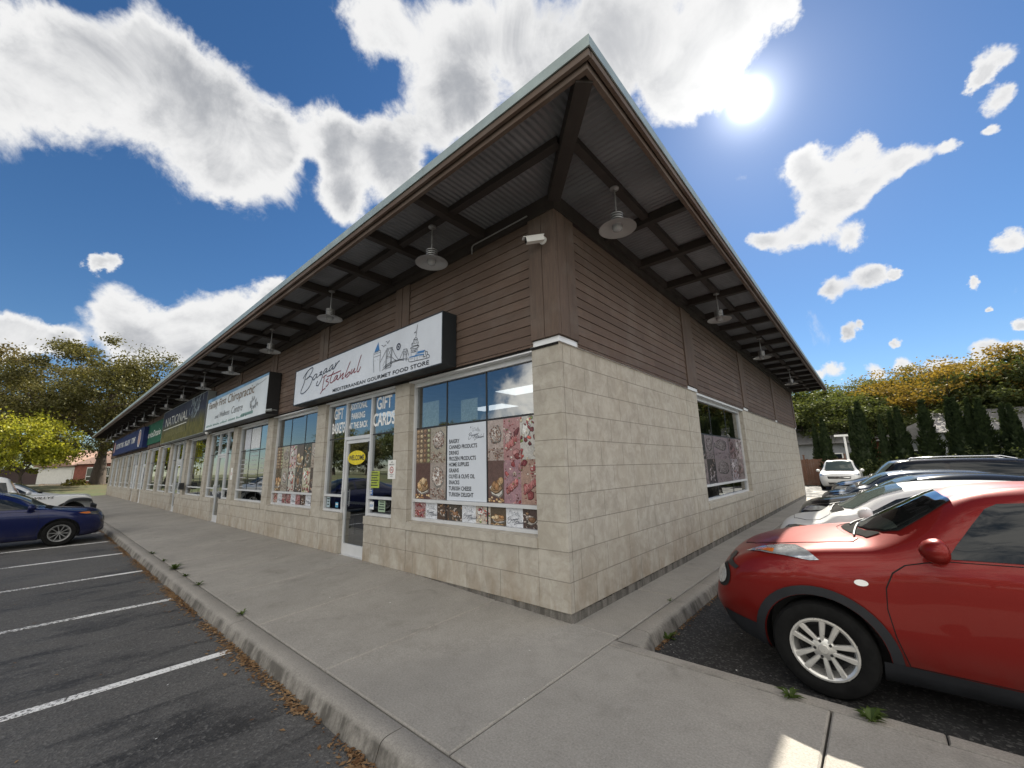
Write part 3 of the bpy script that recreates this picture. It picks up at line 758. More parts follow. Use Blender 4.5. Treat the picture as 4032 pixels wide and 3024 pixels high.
RD=[[(1450,417),(1532,444),(1623,457)],[(1535,443),(1513,367),(1482,264),(1469,151)],[(1391,90),(1426,121),(1469,149),(1537,166),(1612,182)],[(1722,362),(1625,342),(1621,321),(1717,292),(1728,248),(1616,201)],[(1943,481),(1857,411),(1803,321),(1808,267),(1865,253),(1936,272)],[(1646,411),(1930,420),(2236,436)],[(2123,359),(2040,359),(1964,302),(1956,270),(2008,281),(2121,346),(2079,291),(2138,276),(2211,304)],[(2237,395),(2225,356),(2205,298),(2283,339),(2346,367),(2339,337),(2297,259),(2374,277)],[(2595,554),(2527,459),(2447,346),(2415,277),(2478,307),(2566,350),(2597,336),(2579,296),(2497,260),(2470,262)],[(2686,390),(2635,327),(2648,299),(2700,322),(2780,385),(2751,330),(2770,305),(2828,319)],[(2998,600),(2946,506),(2884,381),(2866,319),(2897,296),(2942,312),(2996,380)]]
LN=[[(3429,453),(3441,324),(3464,182)],[(3645,551),(3653,489),(3642,343),(3661,165)],[(3432,540),(3646,549)],[(3432,517),(3648,513)],[(3431,462),(3649,464)],[(3432,540),(3432,453)],[(3481,403),(3485,379)],[(3578,404),(3582,380)],[(3847,539),(3836,418),(3820,165)],[(3879,530),(3861,413),(3849,171)],[(3993,531),(3979,389),(3971,198)],[(4020,526),(4004,384),(4001,198)],[(3847,536),(4020,522)],[(3883,512),(3990,509)],[(3884,509),(3979,383)],[(3986,504),(3874,393)],[(3853,389),(3985,378)],[(3855,364),(3986,357)],[(3834,514),(3742,420),(3653,330)],[(3808,328),(3740,246)],[(4020,491),(4093,388),(4153,321),(4215,276)],[(4003,362),(4079,303),(4151,272)],[(3747,217),(3863,251),(4006,274),(4156,272),(4329,259),(4484,228)],[(3721,174),(3865,223),(4007,252),(4166,258),(4330,246)],[(4338,423),(4331,228)],[(4358,418),(4350,227)],[(4416,413),(4411,212)],[(4437,410),(4431,201)],[(4336,416),(4438,407)],[(4357,392),(4423,315)],[(4415,386),(4352,327)],[(4348,321),(4425,314)],[(4330,393),(4280,323),(4229,269)],[(4441,396),(4466,333),(4483,285)],[(4432,276),(4461,249)],[(3838,195),(3969,188),(3970,215),(3841,222)],[(3675,629),(3717,614),(3749,588),(3778,605),(3826,603)],[(3813,670),(3849,651),(3866,621),(3894,647),(3930,659)],[(4703,742),(4686,651),(4665,546)],[(4637,525),(4665,541),(4703,511),(4706,499),(4620,512),(4612,501),(4616,521),(4637,525)],[(4621,499),(4597,473),(4563,454),(4576,399)],[(4705,490),(4734,442),(4721,414),(4728,373)],[(4654,501),(4631,449)],[(4676,497),(4686,445)],[(4563,453),(4732,441)],[(4573,423),(4725,409)],[(4540,400),(4543,382),(4677,361),(4743,372),(4745,392),(4709,401),(4540,400)],[(4550,378),(4553,265)],[(4712,364),(4720,298)],[(4686,354),(4690,260)],[(4551,351),(4711,337)],[(4557,318),(4688,307)],[(4560,345),(4608,314)],[(4611,343),(4679,308)],[(4608,314),(4678,339)],[(4501,242),(4508,178),(4719,161),(5002,150),(5000,196),(4950,198),(4953,152)],[(4903,288),(4925,248),(4924,202)],[(4924,256),(4964,252),(4969,203)],[(4643,224),(4652,170)],[(4709,231),(4712,163)],[(4882,227),(4873,187),(4927,183)],[(4531,231),(4534,210)],[(4564,228),(4566,208)],[(4595,226),(4598,206)],[(4774,217),(4776,197)],[(4806,214),(4808,194)],[(4838,212),(4841,191)]]
FL=[[(3453,547),(3490,610),(3528,654),(3557,689),(3568,716),(3583,648),(3617,559)],[(4696,269),(4729,301),(4903,288),(4886,255)],[(4495,239),(4521,259),(4640,250),(4665,261),(4895,231),(4870,216),(4716,234),(4683,230),(4505,245)]]
FG=[[(4675,644),(4632,634),(4614,620),(4649,617),(4670,639)]]
mm = lambda P: [(x/1000, y/1000) for x, y in P]
M_NAVY = flat('navy_ink', (.016, .022, .045), .5); M_RED = flat('dark_red_ink', (.20, .022, .030), .5); M_BLUE = flat('roof_blue_ink', (.045, .17, .40), .5)
M_SIGNBOX = flat('dark_sign_box', (.020, .024, .028), .45, .2)
EYE = (4.195, .493)
def draw_logo(mp, parent, s=1.0, lw=1.0, part='lettering', words=True, one=None):
    """skyline and handwritten name; mp(a, b) in sign metres"""
    def go(name, mat, fn):
        b = MB(); fn(b)
        return b.build(name, one or mat, parent)
    go('skyline_drawing', M_INK, lambda b: ([ribbon(b, mm(p), .0085*lw, mp) for p in LN], [b.poly([mp(*q) for q in mm(p)]) for p in FG]))
    go('skyline_roofs', M_BLUE, lambda b: [b.poly([mp(*q) for q in mm(p)][::-1]) for p in FL])
    def eye(b):
        def ring(r0, r1): 
            n = 24; b.add([mp(EYE[0]+r*math.cos(2*PI*k/n)*1.0, EYE[1]+r*math.sin(2*PI*k/n)) for r in (r0, r1) for k in range(n)], [(k, n+k, n+(k+1) % n, (k+1) % n)[::1] for k in range(n)])
        ring(.036, .060); ring(.0005, .018)
    go('round_emblem', M_NAVY, eye)
    if words:
        go('name_lettering', M_NAVY, lambda b: [ribbon(b, mm(p), .021*lw, mp) for p in DK])
        go('name_lettering', M_RED, lambda b: [ribbon(b, mm(p), .021*lw, mp) for p in RD])
def sign_box(name, label, x0, x1, z0, z1, y0, y1, edge, face, corner=0):
    r = tag(empty(name, ((x0+x1)/2, -.06, z0)), label, 'shop sign')
    def ch(b, nm, m, **k):
        o = b.build(nm, m, r, **k); o.location = (-(x0+x1)/2, .06, -z0); return o
    b = MB(); b.box(x0, x1, y0+.012, y1, z0, z1)
    b.box(x0, x1, y0, y0+.012, z0, z0+.018); b.box(x0, x1, y0, y0+.012, z1-.018, z1); b.box(x0, x0+.018, y0, y0+.012, z0+.018, z1-.018); b.box(x1-.018, x1, y0, y0+.012, z0+.018, z1-.018)
    ch(b, 'sign_cabinet', edge)
    if face:
        b = MB(); b.poly([(x0+.019, y0+.006, z0+.019), (x1-.019, y0+.006, z0+.019), (x1-.019, y0+.006, z1-.019), (x0+.019, y0+.006, z1-.019)]); ch(b, 'sign_face', face)
    return r, ch
# 1: the food shop
SX0, SX1, SZ0, SZ1, SY = -7.10, -1.80, 3.105, 3.91, -.31
sg, ch = sign_box('shop_sign', 'white food store sign with a city skyline drawing and handwritten name', SX0, SX1, SZ0, SZ1, SY, -.05, M_SIGNBOX, M_SIGNW)
hold = empty('lettering_holder'); 
def under(o, r):                             # make o a child of r without moving it
    o.parent = r; o.location = (-r.location.x, -r.location.y, -r.location.z)
mpS = lambda a, b_: (-7.12+a, SY+.001, 3.11+b_)
before = set(bpy.data.objects)
draw_logo(mpS, sg)
for o in set(bpy.data.objects)-before: under(o, sg)
bpy.data.objects.remove(hold)
b = MB(); text(b, 'MEDITERRANEAN GOURMET FOOD STORE', lambda a, c: (-7.12+1.942+a, SY+.001, 3.11+.045+c), w=3.07, h=.068, bold=.018, spacing=1.05); under(b.build('lettering', M_INK), sg)
# 2: the clinic
M_CLIN = flat('clinic_face', (.60, .64, .66), .4, vary=.12, vs=1.2); M_GOLD = flat('brown_ink', (.14, .09, .045), .6); M_GREY = flat('grey_ink', (.16, .17, .18), .6); M_SKYB = flat('pale_blue_band', (.16, .30, .46), .5, vary=.4, vs=2.2); M_TEAL = flat('teal_ink', (.10, .22, .20), .6)
CX0, CX1, CZ0, CZ1, CY = -14.70, -8.75, 3.10, 4.20, -.34
sg, ch = sign_box('shop_sign', 'white clinic sign with handwritten brown lettering and rounded corners, beside the food store sign', CX0, CX1, CZ0, CZ1, CY, -.05, M_BLACK, M_CLIN)
def T(s, x, z, w, h, m, y=CY+.0005, bold=.0, shear=0, nm='lettering', par=None):
    b = MB(); text(b, s, lambda a, c: (x+a, y, z+c), w=w, h=h, bold=bold, shear=shear); under(b.build(nm, m), par or sg)
T('Family First', -14.45, 3.74, 2.0, .30, M_GOLD, bold=.004, shear=.15); T('Chiropractic', -12.25, 3.70, 2.45, .36, M_GOLD, bold=.004, shear=.15)
T('and', -13.55, 3.42, .42, .13, M_GREY, shear=.2); T('Wellness', -13.0, 3.42, 1.05, .17, M_GREY, shear=.25); T('Centre', -11.75, 3.40, 1.05, .22, M_GREY, shear=.25)
b = MB(); b.poly([(CX0+.02, CY+.0055, 4.05), (CX1-.02, CY+.0055, 4.12), (CX1-.02, CY+.0055, 4.18), (CX0+.02, CY+.0055, 4.18)]); under(b.build('painted_band', M_SKYB), sg)
rnd = random.Random(8)
b = MB()
for k in range(46):                          # the run of small print along the bottom, unreadable in the photograph
    x = -14.5+k*.092; 
    if k % 9 != 8: b.box(x, x+.05, CY+.001, CY+.003, 3.20, 3.20+rnd.uniform(.03, .075))
for k in range(13): b.box(-10.75+k*.078, -10.70+k*.078, CY+.001, CY+.003, 3.22, 3.30)
under(b.build('lettering', M_TEAL), sg)
b = MB()                                     # sketchy figures at the right end
for k in range(9):
    x = -10.0+.13*(k % 5)+rnd.uniform(-.03, .03); z = 3.30+.17*(k//5)+rnd.uniform(0, .14)
    for j in range(5): ribbon(b, [(x+rnd.uniform(-.06, .06), z+rnd.uniform(-.05, .1)) for _ in range(4)], .008, lambda p, q: (p, CY+.001, q))
ribbon(b, [(-9.9, 3.93), (-9.6, 3.98), (-9.3, 4.0), (-8.95, 4.05)], .012, lambda p, q: (p, CY+.001, q)); ribbon(b, [(-9.75, 4.06), (-9.68, 3.98), (-9.62, 4.02), (-9.5, 3.96)], .01, lambda p, q: (p, CY+.001, q))
under(b.build('figure_drawing', M_GREY), sg)
# 3: dark blue and olive painted sign
def m_dusk():
    m, t, p, o = new_mat('painted_landscape'); v = tc(t); s_ = nd(t, 'SeparateXYZ', {0: v}).outputs
    n = nz(t, v, 1.6, 6, .65); n2 = nz(t, sc(t, v, (1.5, 1, .6)), 3.5, 5, .7)
    h = mt(t, 'ADD', s_[2], mt(t, 'MULTIPLY', mt(t, 'SUBTRACT', n, .5), .5))
    c = mx(t, mr(t, h, 3.55, 4.0), mx(t, mr(t, n2, .35, .65), (.045, .045, .012), (.16, .145, .04)), mx(t, mr(t, n2, .35, .65), (.016, .019, .036), (.040, .044, .07)))
    setp(t, p, col=c, rough=.6, spec=.15); return m
NX0, NX1, NZ0, NZ1, NY = -23.1, -15.05, 3.085, 4.60, -.30
M_GREYF = flat('grey_sign_frame', (.26, .28, .28), .45, .3)
sg, ch = sign_box('shop_sign', 'large dark blue and olive sign reading NATIONAL in tall thin capitals', NX0, NX1, NZ0, NZ1, NY, -.05, M_GREYF, m_dusk())
M_CREAM = flat('cream_ink', (.55, .55, .48), .5)
T('NATIONAL', -22.4, 3.84, 4.5, .40, M_CREAM, y=NY+.004, bold=-.012, shear=.0)
b = MB(); b.box(-22.7, -18.0, NY+.003, NY+.005, 3.70, 3.735); under(b.build('rule_line', M_CREAM), sg)
b = MB(); rnd = random.Random(4)
for k in range(16): x = -22.2+k*.26; ribbon(b, [(x, 3.34+rnd.uniform(0, .05)), (x+.08, 3.45), (x+.1, 3.58+rnd.uniform(0, .06)), (x+.16, 3.36)], .018, lambda p, q: (p, NY+.004, q))
under(b.build('script_line', flat('olive_ink', (.22, .21, .10), .6)), sg)
b = MB()
for k in range(26):
    x = -16.9+rnd.gauss(0, .35); z = 3.75+rnd.random()*.6
    ribbon(b, [(x, z), (x+rnd.uniform(-.1, .15), z+.12), (x+rnd.uniform(-.1, .25), z+.3)], rnd.uniform(.03, .08), lambda p, q: (p, NY+.004, q))
under(b.build('pale_figure', flat('pale_figure_ink', (.24, .29, .32), .6, vary=.4, vs=5)), sg)
# 4: green panel
M_GREEN = flat('green_panel', (.016, .095, .055), .6, spec=.15, vary=.1)
sg, ch = sign_box('shop_sign', 'flat green panel sign with white lettering between the blue and the NATIONAL signs', -30.1, -24.2, 3.33, 4.50, -.10, -.05, M_GREEN, M_GREEN)
T('ServiceOntario', -29.0, 3.72, 4.1, .36, M_WHITEP, y=-.097, bold=.008, par=sg)
# 5: the far blue sign
M_BSIGN = flat('blue_panel', (.018, .030, .105), .6, spec=.15, vary=.15)
sg, ch = sign_box('shop_sign', 'long dark blue sign with four white words and a round badge at the far end', -43.4, -28.7, 3.23, 4.42, -.30, -.05, M_BSIGN, M_BSIGN)
b = MB(); rnd = random.Random(2)
for w0, w1 in ((-41.6, -39.2), (-38.9, -37.0), (-36.6, -33.9), (-33.5, -31.6)):
    x = w0
    while x < w1-.2:
        b.box(x, x+.10, -.297, -.2945, 3.66, 4.02); b.box(x+.10, x+.24, -.297, -.2945, 3.95 if rnd.random() > .4 else 3.66, 4.02 if rnd.random() > .3 else 3.80) ; x += .36
under(b.build('lettering', M_WHITEP), sg)
def ringb(b, cx, cz, r0, r1, y, n=28): b.add([(cx+r*math.cos(2*PI*k/n), y, cz+r*math.sin(2*PI*k/n)) for r in (r0, r1) for k in range(n)], [(k, n+k, n+(k+1) % n, (k+1) % n) for k in range(n)])
b = MB(); ringb(b, -30.2, 3.83, .44, .52, -.297); under(b.build('badge_ring', M_WHITEP), sg)
b = MB(); ringb(b, -30.2, 3.83, .001, .40, -.297); under(b.build('badge', flat('badge_pink', (.42, .26, .24), .5, vary=.5, vs=9)), sg)
b = MB(); ringb(b, -42.7, 3.83, .001, .42, -.297); under(b.build('badge', flat('badge_pink', (.42, .26, .24), .5)), sg)
# the no smoking plate on the pier by the door
sg = tag(empty('no_smoking_sign', (-3.467, -.004, 1.49)), 'small white no smoking plate on the stone pier by the shop door', 'sign')
b = MB(); b.box(-.113, .113, -.004, 0, 0, .31); b.build('plate', M_WHITEP, sg)
b = MB()
text(b, 'NO', lambda a, c: (-.03+a, -.0045, .262+c), w=.06, h=.026, bold=.02); text(b, 'SMOKING', lambda a, c: (-.075+a, -.0045, .222+c), w=.15, h=.026, bold=.02)
text(b, 'WITHIN THIS', lambda a, c: (-.06+a, -.0045, .062+c), w=.12, h=.018, bold=.01); text(b, 'AREA', lambda a, c: (-.035+a, -.0045, .034+c), w=.07, h=.018, bold=.01)
b.box(-.035, .03, -.0052, -.0045, .142, .152)
b.build('lettering', M_INK, sg)
b = MB(); n = 24; b.add([(r*math.cos(2*PI*k/n), -.006, .147+r*math.sin(2*PI*k/n)) for r in (.042, .056) for k in range(n)], [(k, n+k, n+(k+1) % n, (k+1) % n) for k in range(n)])
ribbon(b, [(-.034, .181), (.034, .113)], .012, lambda p, q: (p, -.0062, q), False); b.build('prohibition_ring', flat('sign_red', (.40, .03, .03), .5), sg)
sg = tag(empty('no_smoking_sign', (-12.3, -.004, 1.45)), 'small white no smoking plate on the pier by the clinic door', 'sign')
b = MB(); b.box(-.09, .09, -.004, 0, 0, .36); b.build('plate', M_WHITEP, sg); b = MB(); ringb(b, 0, .18, .03, .045, -.0045); b.build('prohibition_ring', flat('sign_red', (.40, .03, .03), .5), sg)

# ------------------------------------------------------------------ vinyl pictures and lettering on the glass
PAL = {'nuts': [(.26, .15, .11), (.36, .24, .19), (.46, .38, .33), (.17, .09, .075), (.55, .48, .44)], 'meat': [(.20, .035, .04), (.30, .07, .075), (.14, .022, .03), (.42, .20, .20), (.48, .36, .34)],
       'rolls': [(.34, .24, .15), (.42, .33, .22), (.26, .16, .10), (.36, .36, .20)], 'bread': [(.52, .34, .18), (.62, .46, .28), (.34, .18, .08)], 'cheese': [(.66, .60, .50), (.58, .50, .36), (.50, .10, .08), (.16, .22, .06)],
       'dark': [(.06, .045, .04), (.12, .08, .06), (.46, .40, .36), (.30, .18, .10)]}
VY = GD-.0022
def ell(b, mp, cx, cz, rx, rz, col, lay, n=14, rot=0):
    b.cur = col; cr, sr = math.cos(rot), math.sin(rot)
    b.add([mp(cx+rx*math.cos(2*PI*k/n)*cr-rz*math.sin(2*PI*k/n)*sr, VY-lay*4e-5, cz+rx*math.cos(2*PI*k/n)*sr+rz*math.sin(2*PI*k/n)*cr) for k in range(n)], [tuple(range(n))])
def rect(b, mp, x0, x1, z0, z1, col, lay):
    b.cur = col; b.add([mp(x0, VY-lay*4e-5, z0), mp(x1, VY-lay*4e-5, z0), mp(x1, VY-lay*4e-5, z1), mp(x0, VY-lay*4e-5, z1)], [(0, 1, 2, 3)])
def tile(b, mp, x0, x1, z0, z1, kind, r):
    """one food photograph: what it shows drawn as overlapping printed shapes, clipped to the tile"""
    w, h = x1-x0, z1-z0; P = PAL[kind]; L = [0]
    cx_, cz_ = (x0+x1)/2, (z0+z1)/2
    def E(cx, cz, rx, rz, c, rot=0):
        rx = min(rx, cx-x0, x1-cx); rz = min(rz, cz-z0, z1-cz)
        if rx < .002 or rz < .002: return
        f = r.uniform(.62, 1.12); c = tuple(v*f for v in c); cr, sr = math.cos(rot), math.sin(rot); J = [r.uniform(.72, 1.08) for _ in range(11)]
        for q, col in ((1.0, tuple(v*.28 for v in c)), (.86, c), (.45, tuple(min(.75, v*1.35+.02) for v in c))):
            L[0] += 1; b.cur = col; P_ = []
            ox, oz = (0, 0) if q == 1 else ((-.04*rx, .07*rz) if q > .5 else (-.2*rx, .25*rz))
            for k in range(11):
                t_ = 2*PI*k/11; ex, ez = ox+rx*q*J[k]*math.cos(t_), oz+rz*q*J[k]*math.sin(t_)
                P_.append(mp(min(x1, max(x0, cx+ex*cr-ez*sr)), VY-L[0]*1.1e-5-2e-5, min(z1, max(z0, cz+ex*sr+ez*cr))))
            b.add(P_, [tuple(range(11))])
    bgc = {'nuts': (.34, .28, .26), 'meat': (.34, .20, .19), 'rolls': (.16, .11, .075), 'bread': (.10, .065, .05), 'cheese': (.46, .42, .39), 'dark': (.075, .055, .045)}[kind]
    rect(b, mp, x0, x1, z0, z1, tuple(v*r.uniform(.85, 1.1) for v in bgc), 0)
    if kind == 'nuts':
        E(cx_, z0+h*.62, w*.42, h*.30, (.62, .58, .54)); 
        for k in range(int(150*w*h/.3)+50):
            a, q = r.random()*6.3, r.random()**.5; E(cx_+math.cos(a)*q*w*.36, z0+h*.64+math.sin(a)*q*h*.24, r.uniform(.008, .018), r.uniform(.006, .013), r.choice(P), r.random()*3)
        for k in range(60): E(x0+w*r.random(), z0+h*.30*r.random(), r.uniform(.010, .022), r.uniform(.008, .015), r.choice(P))
    elif kind == 'meat':
        for k in range(9): E(x0+w*r.random(), z0+h*r.random(), w*r.uniform(.10, .3), h*r.uniform(.06, .16), r.choice(P), r.uniform(-1, 1))
        for k in range(7): E(x0+w*(.2+.09*k), z0+h*(.30+.03*k), w*.10, h*.12, (.52, .25, .24)); E(x0+w*(.2+.09*k)+.006, z0+h*(.30+.03*k), w*.085, h*.10, (.40, .11, .11))
        for k in range(40): E(x0+w*r.random(), z0+h*r.random(), r.uniform(.008, .022), r.uniform(.006, .016), r.choice(P+[(.62, .56, .5), (.12, .16, .05)]))
    elif kind == 'rolls':
        nx, nzz = 4, 7
        for i in range(nx):
            for j in range(nzz): E(x0+w*(i+.5)/nx, z0+h*(j+.5)/nzz, w/nx*.50, h/nzz*.47, P[i % 4]); E(x0+w*(i+.42)/nx, z0+h*(j+.6)/nzz, w/nx*.26, h/nzz*.24, tuple(v*1.35 for v in P[i % 4]))
    elif kind == 'bread':
        E(cx_, z0+h*.30, w*.48, h*.20, (.66, .63, .58)); E(cx_, z0+h*.33, w*.43, h*.16, (.34, .22, .13))
        for k in range(8): E(x0+w*(.15+.70*r.random()), z0+h*(.28+.26*r.random()), w*.17, h*.11, r.choice(P)); 
        for k in range(16): E(x0+w*r.random(), z0+h*.12*r.random(), w*.08, h*.03, r.choice(P))
    elif kind == 'cheese':
        E(x0+w*.35, z0+h*.66, w*.30, h*.24, (.72, .70, .66))
        for k in range(34): E(x0+w*r.random(), z0+h*r.random(), w*r.uniform(.04, .15), h*r.uniform(.025, .08), r.choice(P+PAL['meat'][:3]), r.uniform(-1, 1))
    else:
        E(x0+w*.5, z0+h*.4, w*.34, h*.26, (.50, .45, .40)); E(x0+w*.5, z0+h*.44, w*.26, h*.18, (.20, .11, .06))
        for k in range(26): E(x0+w*r.random(), z0+h*r.random(), w*r.uniform(.04, .14), h*r.uniform(.03, .09), r.choice(P), r.uniform(-1, 1))
def poster(name, label, mp, a0, a1, z0, z1, cols, rows, kinds, seed, group, origin, grey=False):
    r = random.Random(seed); b = MB(); k = 0
    for j in range(rows):
        for i in range(cols):
            x0, x1 = a0+(a1-a0)*i/cols, a0+(a1-a0)*(i+1)/cols; q1, q0 = z1-(z1-z0)*j/rows, z1-(z1-z0)*(j+1)/rows
            kd = kinds[k % len(kinds)]; k += 1
            if kd == 'logo': rect(b, mp, x0, x1, q0, q1, (.60, .62, .66), 0)
            else: tile(b, mp, x0, x1, q0, q1, kd, r)
    if grey: b.c = [tuple(.42*(.3*c[0]+.55*c[1]+.15*c[2])*g+c[i]*.20 for i, g in enumerate((1.06, .92, 1.04))) for c in b.c]
    o = b.build(name, M_PRINT); tag(o, label, 'window poster', group)
    k = 0
    for j in range(rows):
        for i in range(cols):
            kd = kinds[k % len(kinds)]; k += 1
            if kd == 'logo':
                x0, x1 = a0+(a1-a0)*i/cols, a0+(a1-a0)*(i+1)/cols; q1, q0 = z1-(z1-z0)*j/rows, z1-(z1-z0)*(j+1)/rows
                small_logo(mp, x0+.02, x1-.02, q0+.01, q1-.012, o)
    return o
def small_logo(mp, x0, x1, z0, z1, par):
    w, h = x1-x0, z1-z0; b = MB(); k = w/2.05
    f1 = lambda a, c: mp(x0+(a-3.15)*k, VY-.0012, z0+h*.47+c*k*1.15)
    for p in LN[:24:2]+LN[24:]: ribbon(b, mm(p), .011, f1)
    for p in FL: b.poly([f1(*q) for q in mm(p)][::-1])
    b.add([f1(EYE[0]+.05*math.cos(2*PI*q/12), EYE[1]+.05*math.sin(2*PI*q/12)) for q in range(12)], [tuple(range(12))])
    b.build('skyline_print', M_PRINTINK, par)
    b = MB(); f2 = lambda a, c: mp(x0+(a-.38)*k*.92, VY-.0013, z0+h*.14+(c-.22)*k*1.35)
    for p in DK+RD: ribbon(b, mm(p), .034, f2)
    b.build('name_print', M_NAVY, par)
M_PRINTINK = flat('grey_blue_ink', (.10, .12, .15), .6)
G1 = 'food pictures on the corner shop window'
poster('window_poster', 'food picture panel of rolled sweets and nuts on the left of the corner shop window', FR, -2.985, -2.229, 1.182, 2.276, 2, 2, ['rolls', 'nuts', 'bread', 'nuts'], 11, G1, 0)
poster('window_poster', 'food picture panel of sausages and sliced meats on the right of the corner shop window', FR, -1.341, -.462, 1.182, 2.276, 3, 2, ['nuts', 'meat', 'cheese', 'bread', 'meat', 'meat'], 23, G1, 0)
poster('window_poster', 'low strip of alternating food pictures and shop logos below the product list', FR, -2.985, -.462, .902, 1.134, 9, 1, ['meat', 'logo', 'dark', 'dark', 'logo', 'cheese', 'bread', 'logo', 'dark'], 31, G1, 0)
b = MB(); b.cur = (.62, .66, .72); b.add([FR(-2.201, VY, 1.184), FR(-1.369, VY, 1.184), FR(-1.369, VY, 2.276), FR(-2.201, VY, 2.276)], [(0, 1, 2, 3)])
lp = tag(b.build('product_list', flat('clean_white_vinyl', (.56, .60, .66), .35, spec=.3, vary=.03)), 'white product list panel from BAKERY to TURKISH DELIGHT in the corner window', 'window poster')
b = MB()
for k, s_ in enumerate(['BAKERY', 'CANNED PRODUCTS', 'DRINKS', 'FROZEN PRODUCTS', 'HOME SUPPLIES', 'GRAINS', 'OLIVES & OLIVE OIL', 'SNACKS', 'TURKISH CHEESE', 'TURKISH DELIGHT']):
    text(b, s_, lambda a, c: (-2.158+a*.80, VY-.0007, 2.006-k*.0853+c), h=.060, bold=.03)
b.build('lettering', M_INK, lp)
small_logo(FR, -1.735, -1.46, 2.01, 2.25, lp)
G2 = 'food pictures on the second shop window'
a1, a0 = PIER[2]-HW-.05, PIER[3]+HW+.05; w = (a1-a0)/3
for k, (lb, kd) in enumerate([('food picture panel of beans and pistachio scoops, left third of the second shop window', ['rolls', 'nuts', 'bread', 'nuts']), ('food picture panel of white bowls and jars, middle third of the second shop window', ['cheese', 'bread', 'cheese', 'dark']), ('food picture panel of eggs and olives, right third of the second shop window', ['dark', 'nuts', 'cheese', 'dark'])]):
    poster('window_poster', lb, FR, a0+w*k+.014, a0+w*(k+1)-.014, 1.182, 2.276, 2, 2, kd, 41+k, G2, 0)
poster('window_poster', 'low strip of food pictures and logos under the second shop window panels', FR, a0+.005, a1-.005, .902, 1.134, 9, 1, ['meat', 'logo', 'meat', 'meat', 'logo', 'meat', 'dark', 'logo', 'dark'], 55, G2, 0)
G3 = 'faded food pictures on the side window'
for k, (lb, kd) in enumerate([('faded purple food picture panel of bowls, nearest the corner on the side window', ['dark', 'nuts']), ('faded purple food picture panel of dried nuts, middle of the side window', ['nuts', 'nuts']), ('faded purple food picture panel of skewers, far third of the side window', ['meat', 'cheese'])]):
    c0, c1 = [(5.10, 6.285), (6.315, 7.605), (7.635, 9.0)][k]
    poster('window_poster', lb, SD, c0, c1, 1.182, 2.246, 1 if k == 1 else 2, 2, kd+kd[::-1], 61+k, G3, 0, True)
# white vinyl lettering over the door
M_VIN = flat('white_vinyl', (.78, .78, .77), .5, vary=.03)
def vinyl(label, rows):
    b = MB()
    for s_, x, z, w_, h_ in rows: text(b, s_, lambda a, c: (x+.045+a, VY-.03, z+c), w=w_, h=h_, bold=.022)
    tag(b.build('vinyl_lettering', M_VIN), label, 'window lettering', 'white lettering over the shop door')
vinyl('white GIFT BASKETS lettering on the pane left of the shop door', [('GIFT', -5.955, 2.70, .40, .235), ('BASKETS', -6.01, 2.405, .545, .225)])
vinyl('white ADDITIONAL PARKING AT THE BACK lettering on the pane above the shop door', [('ADDITIONAL', -5.275, 2.835, .67, .125), ('PARKING', -5.20, 2.645, .52, .125), ('AT THE BACK', -5.285, 2.455, .72, .125)])
vinyl('white GIFT CARDS lettering on the pane right of the shop door', [('GIFT', -4.255, 2.735, .50, .235), ('CARDS', -4.36, 2.43, .72, .245)])
b = MB(); b.cur = (.72, .58, .03)
n = 40; b.add([FR(-4.885+.335*math.cos(2*PI*k/n), .107, 1.885+.135*math.sin(2*PI*k/n)) for k in range(n)], [tuple(range(n))])
ws = tag(b.build('welcome_sticker', M_PRINT), 'yellow oval WELCOME sticker on the shop door glass', 'sticker')
b = MB(); text(b, 'WELCOME', lambda a, c: (-5.18+a, .1062, 1.835+c), w=.59, h=.10, bold=.03); b.build('lettering', M_INK, ws)
def notice(name, label, x0, x1, z0, z1, col, lines, ink, y=None):
    y = y if y is not None else (VY-.03 if -6.2 < x0 < -3.4 else VY)
    b = MB(); b.cur = col; b.add([(x0, y, z0), (x1, y, z0), (x1, y, z1), (x0, y, z1)], [(0, 1, 2, 3)])
    o = tag(b.build(name, M_PRINTM), label, 'notice'); r = random.Random(int(-x0*100))
    b = MB()
    for k in range(lines):
        z = z1-(z1-z0)*(k+.8)/(lines+.6); l = r.uniform(.45, .85)*(x1-x0); c = (x0+x1)/2
        b.box(c-l/2, c+l/2, y-.0012, y-.0006, z, z+(z1-z0)/(lines+.6)*.42)
    if lines: b.build('lettering', ink, o)
    return o
notice('paper_notice', 'lime green notice on the pane right of the shop door', -4.36, -4.02, 1.33, 1.62, (.34, .42, .05), 6, M_INK)
notice('paper_notice', 'small blue card sticker at the foot of the pane right of the shop door', -4.38, -4.22, 1.20, 1.30, (.06, .13, .34), 2, M_WHITEP)
o = notice('card_sticker', 'white VISA sticker on the low pane right of the shop door', -4.37, -4.17, .955, 1.09, (.62, .64, .66), 0, M_INK)
b = MB(); text(b, 'VISA', lambda a, c: (-4.345+a, VY-.0308, 1.0+c), w=.15, h=.045, bold=.02, shear=.2); b.build('lettering', M_BLUE, o)
notice('paper_notice', 'pale green leaflet in the low pane right of the shop door', -4.02, -3.80, .93, 1.12, (.30, .40, .28), 4, M_INK)
notice('paper_notice', 'tall pale leaflet in the low pane left of the shop door', -6.0, -5.86, .92, 1.12, (.36, .46, .50), 3, M_INK)
notice('paper_notice', 'small blue sticker in the low pane left of the shop door', -5.62, -5.50, .93, 1.03, (.08, .28, .44), 1, M_WHITEP)
a1, a0 = PIER[3]-HW-.05, PIER[4]+HW+.05; w = (a1-a0)/3
b = MB(); r = random.Random(3)
M_VIN2 = flat('etched_vinyl', (.34, .35, .35), .6)
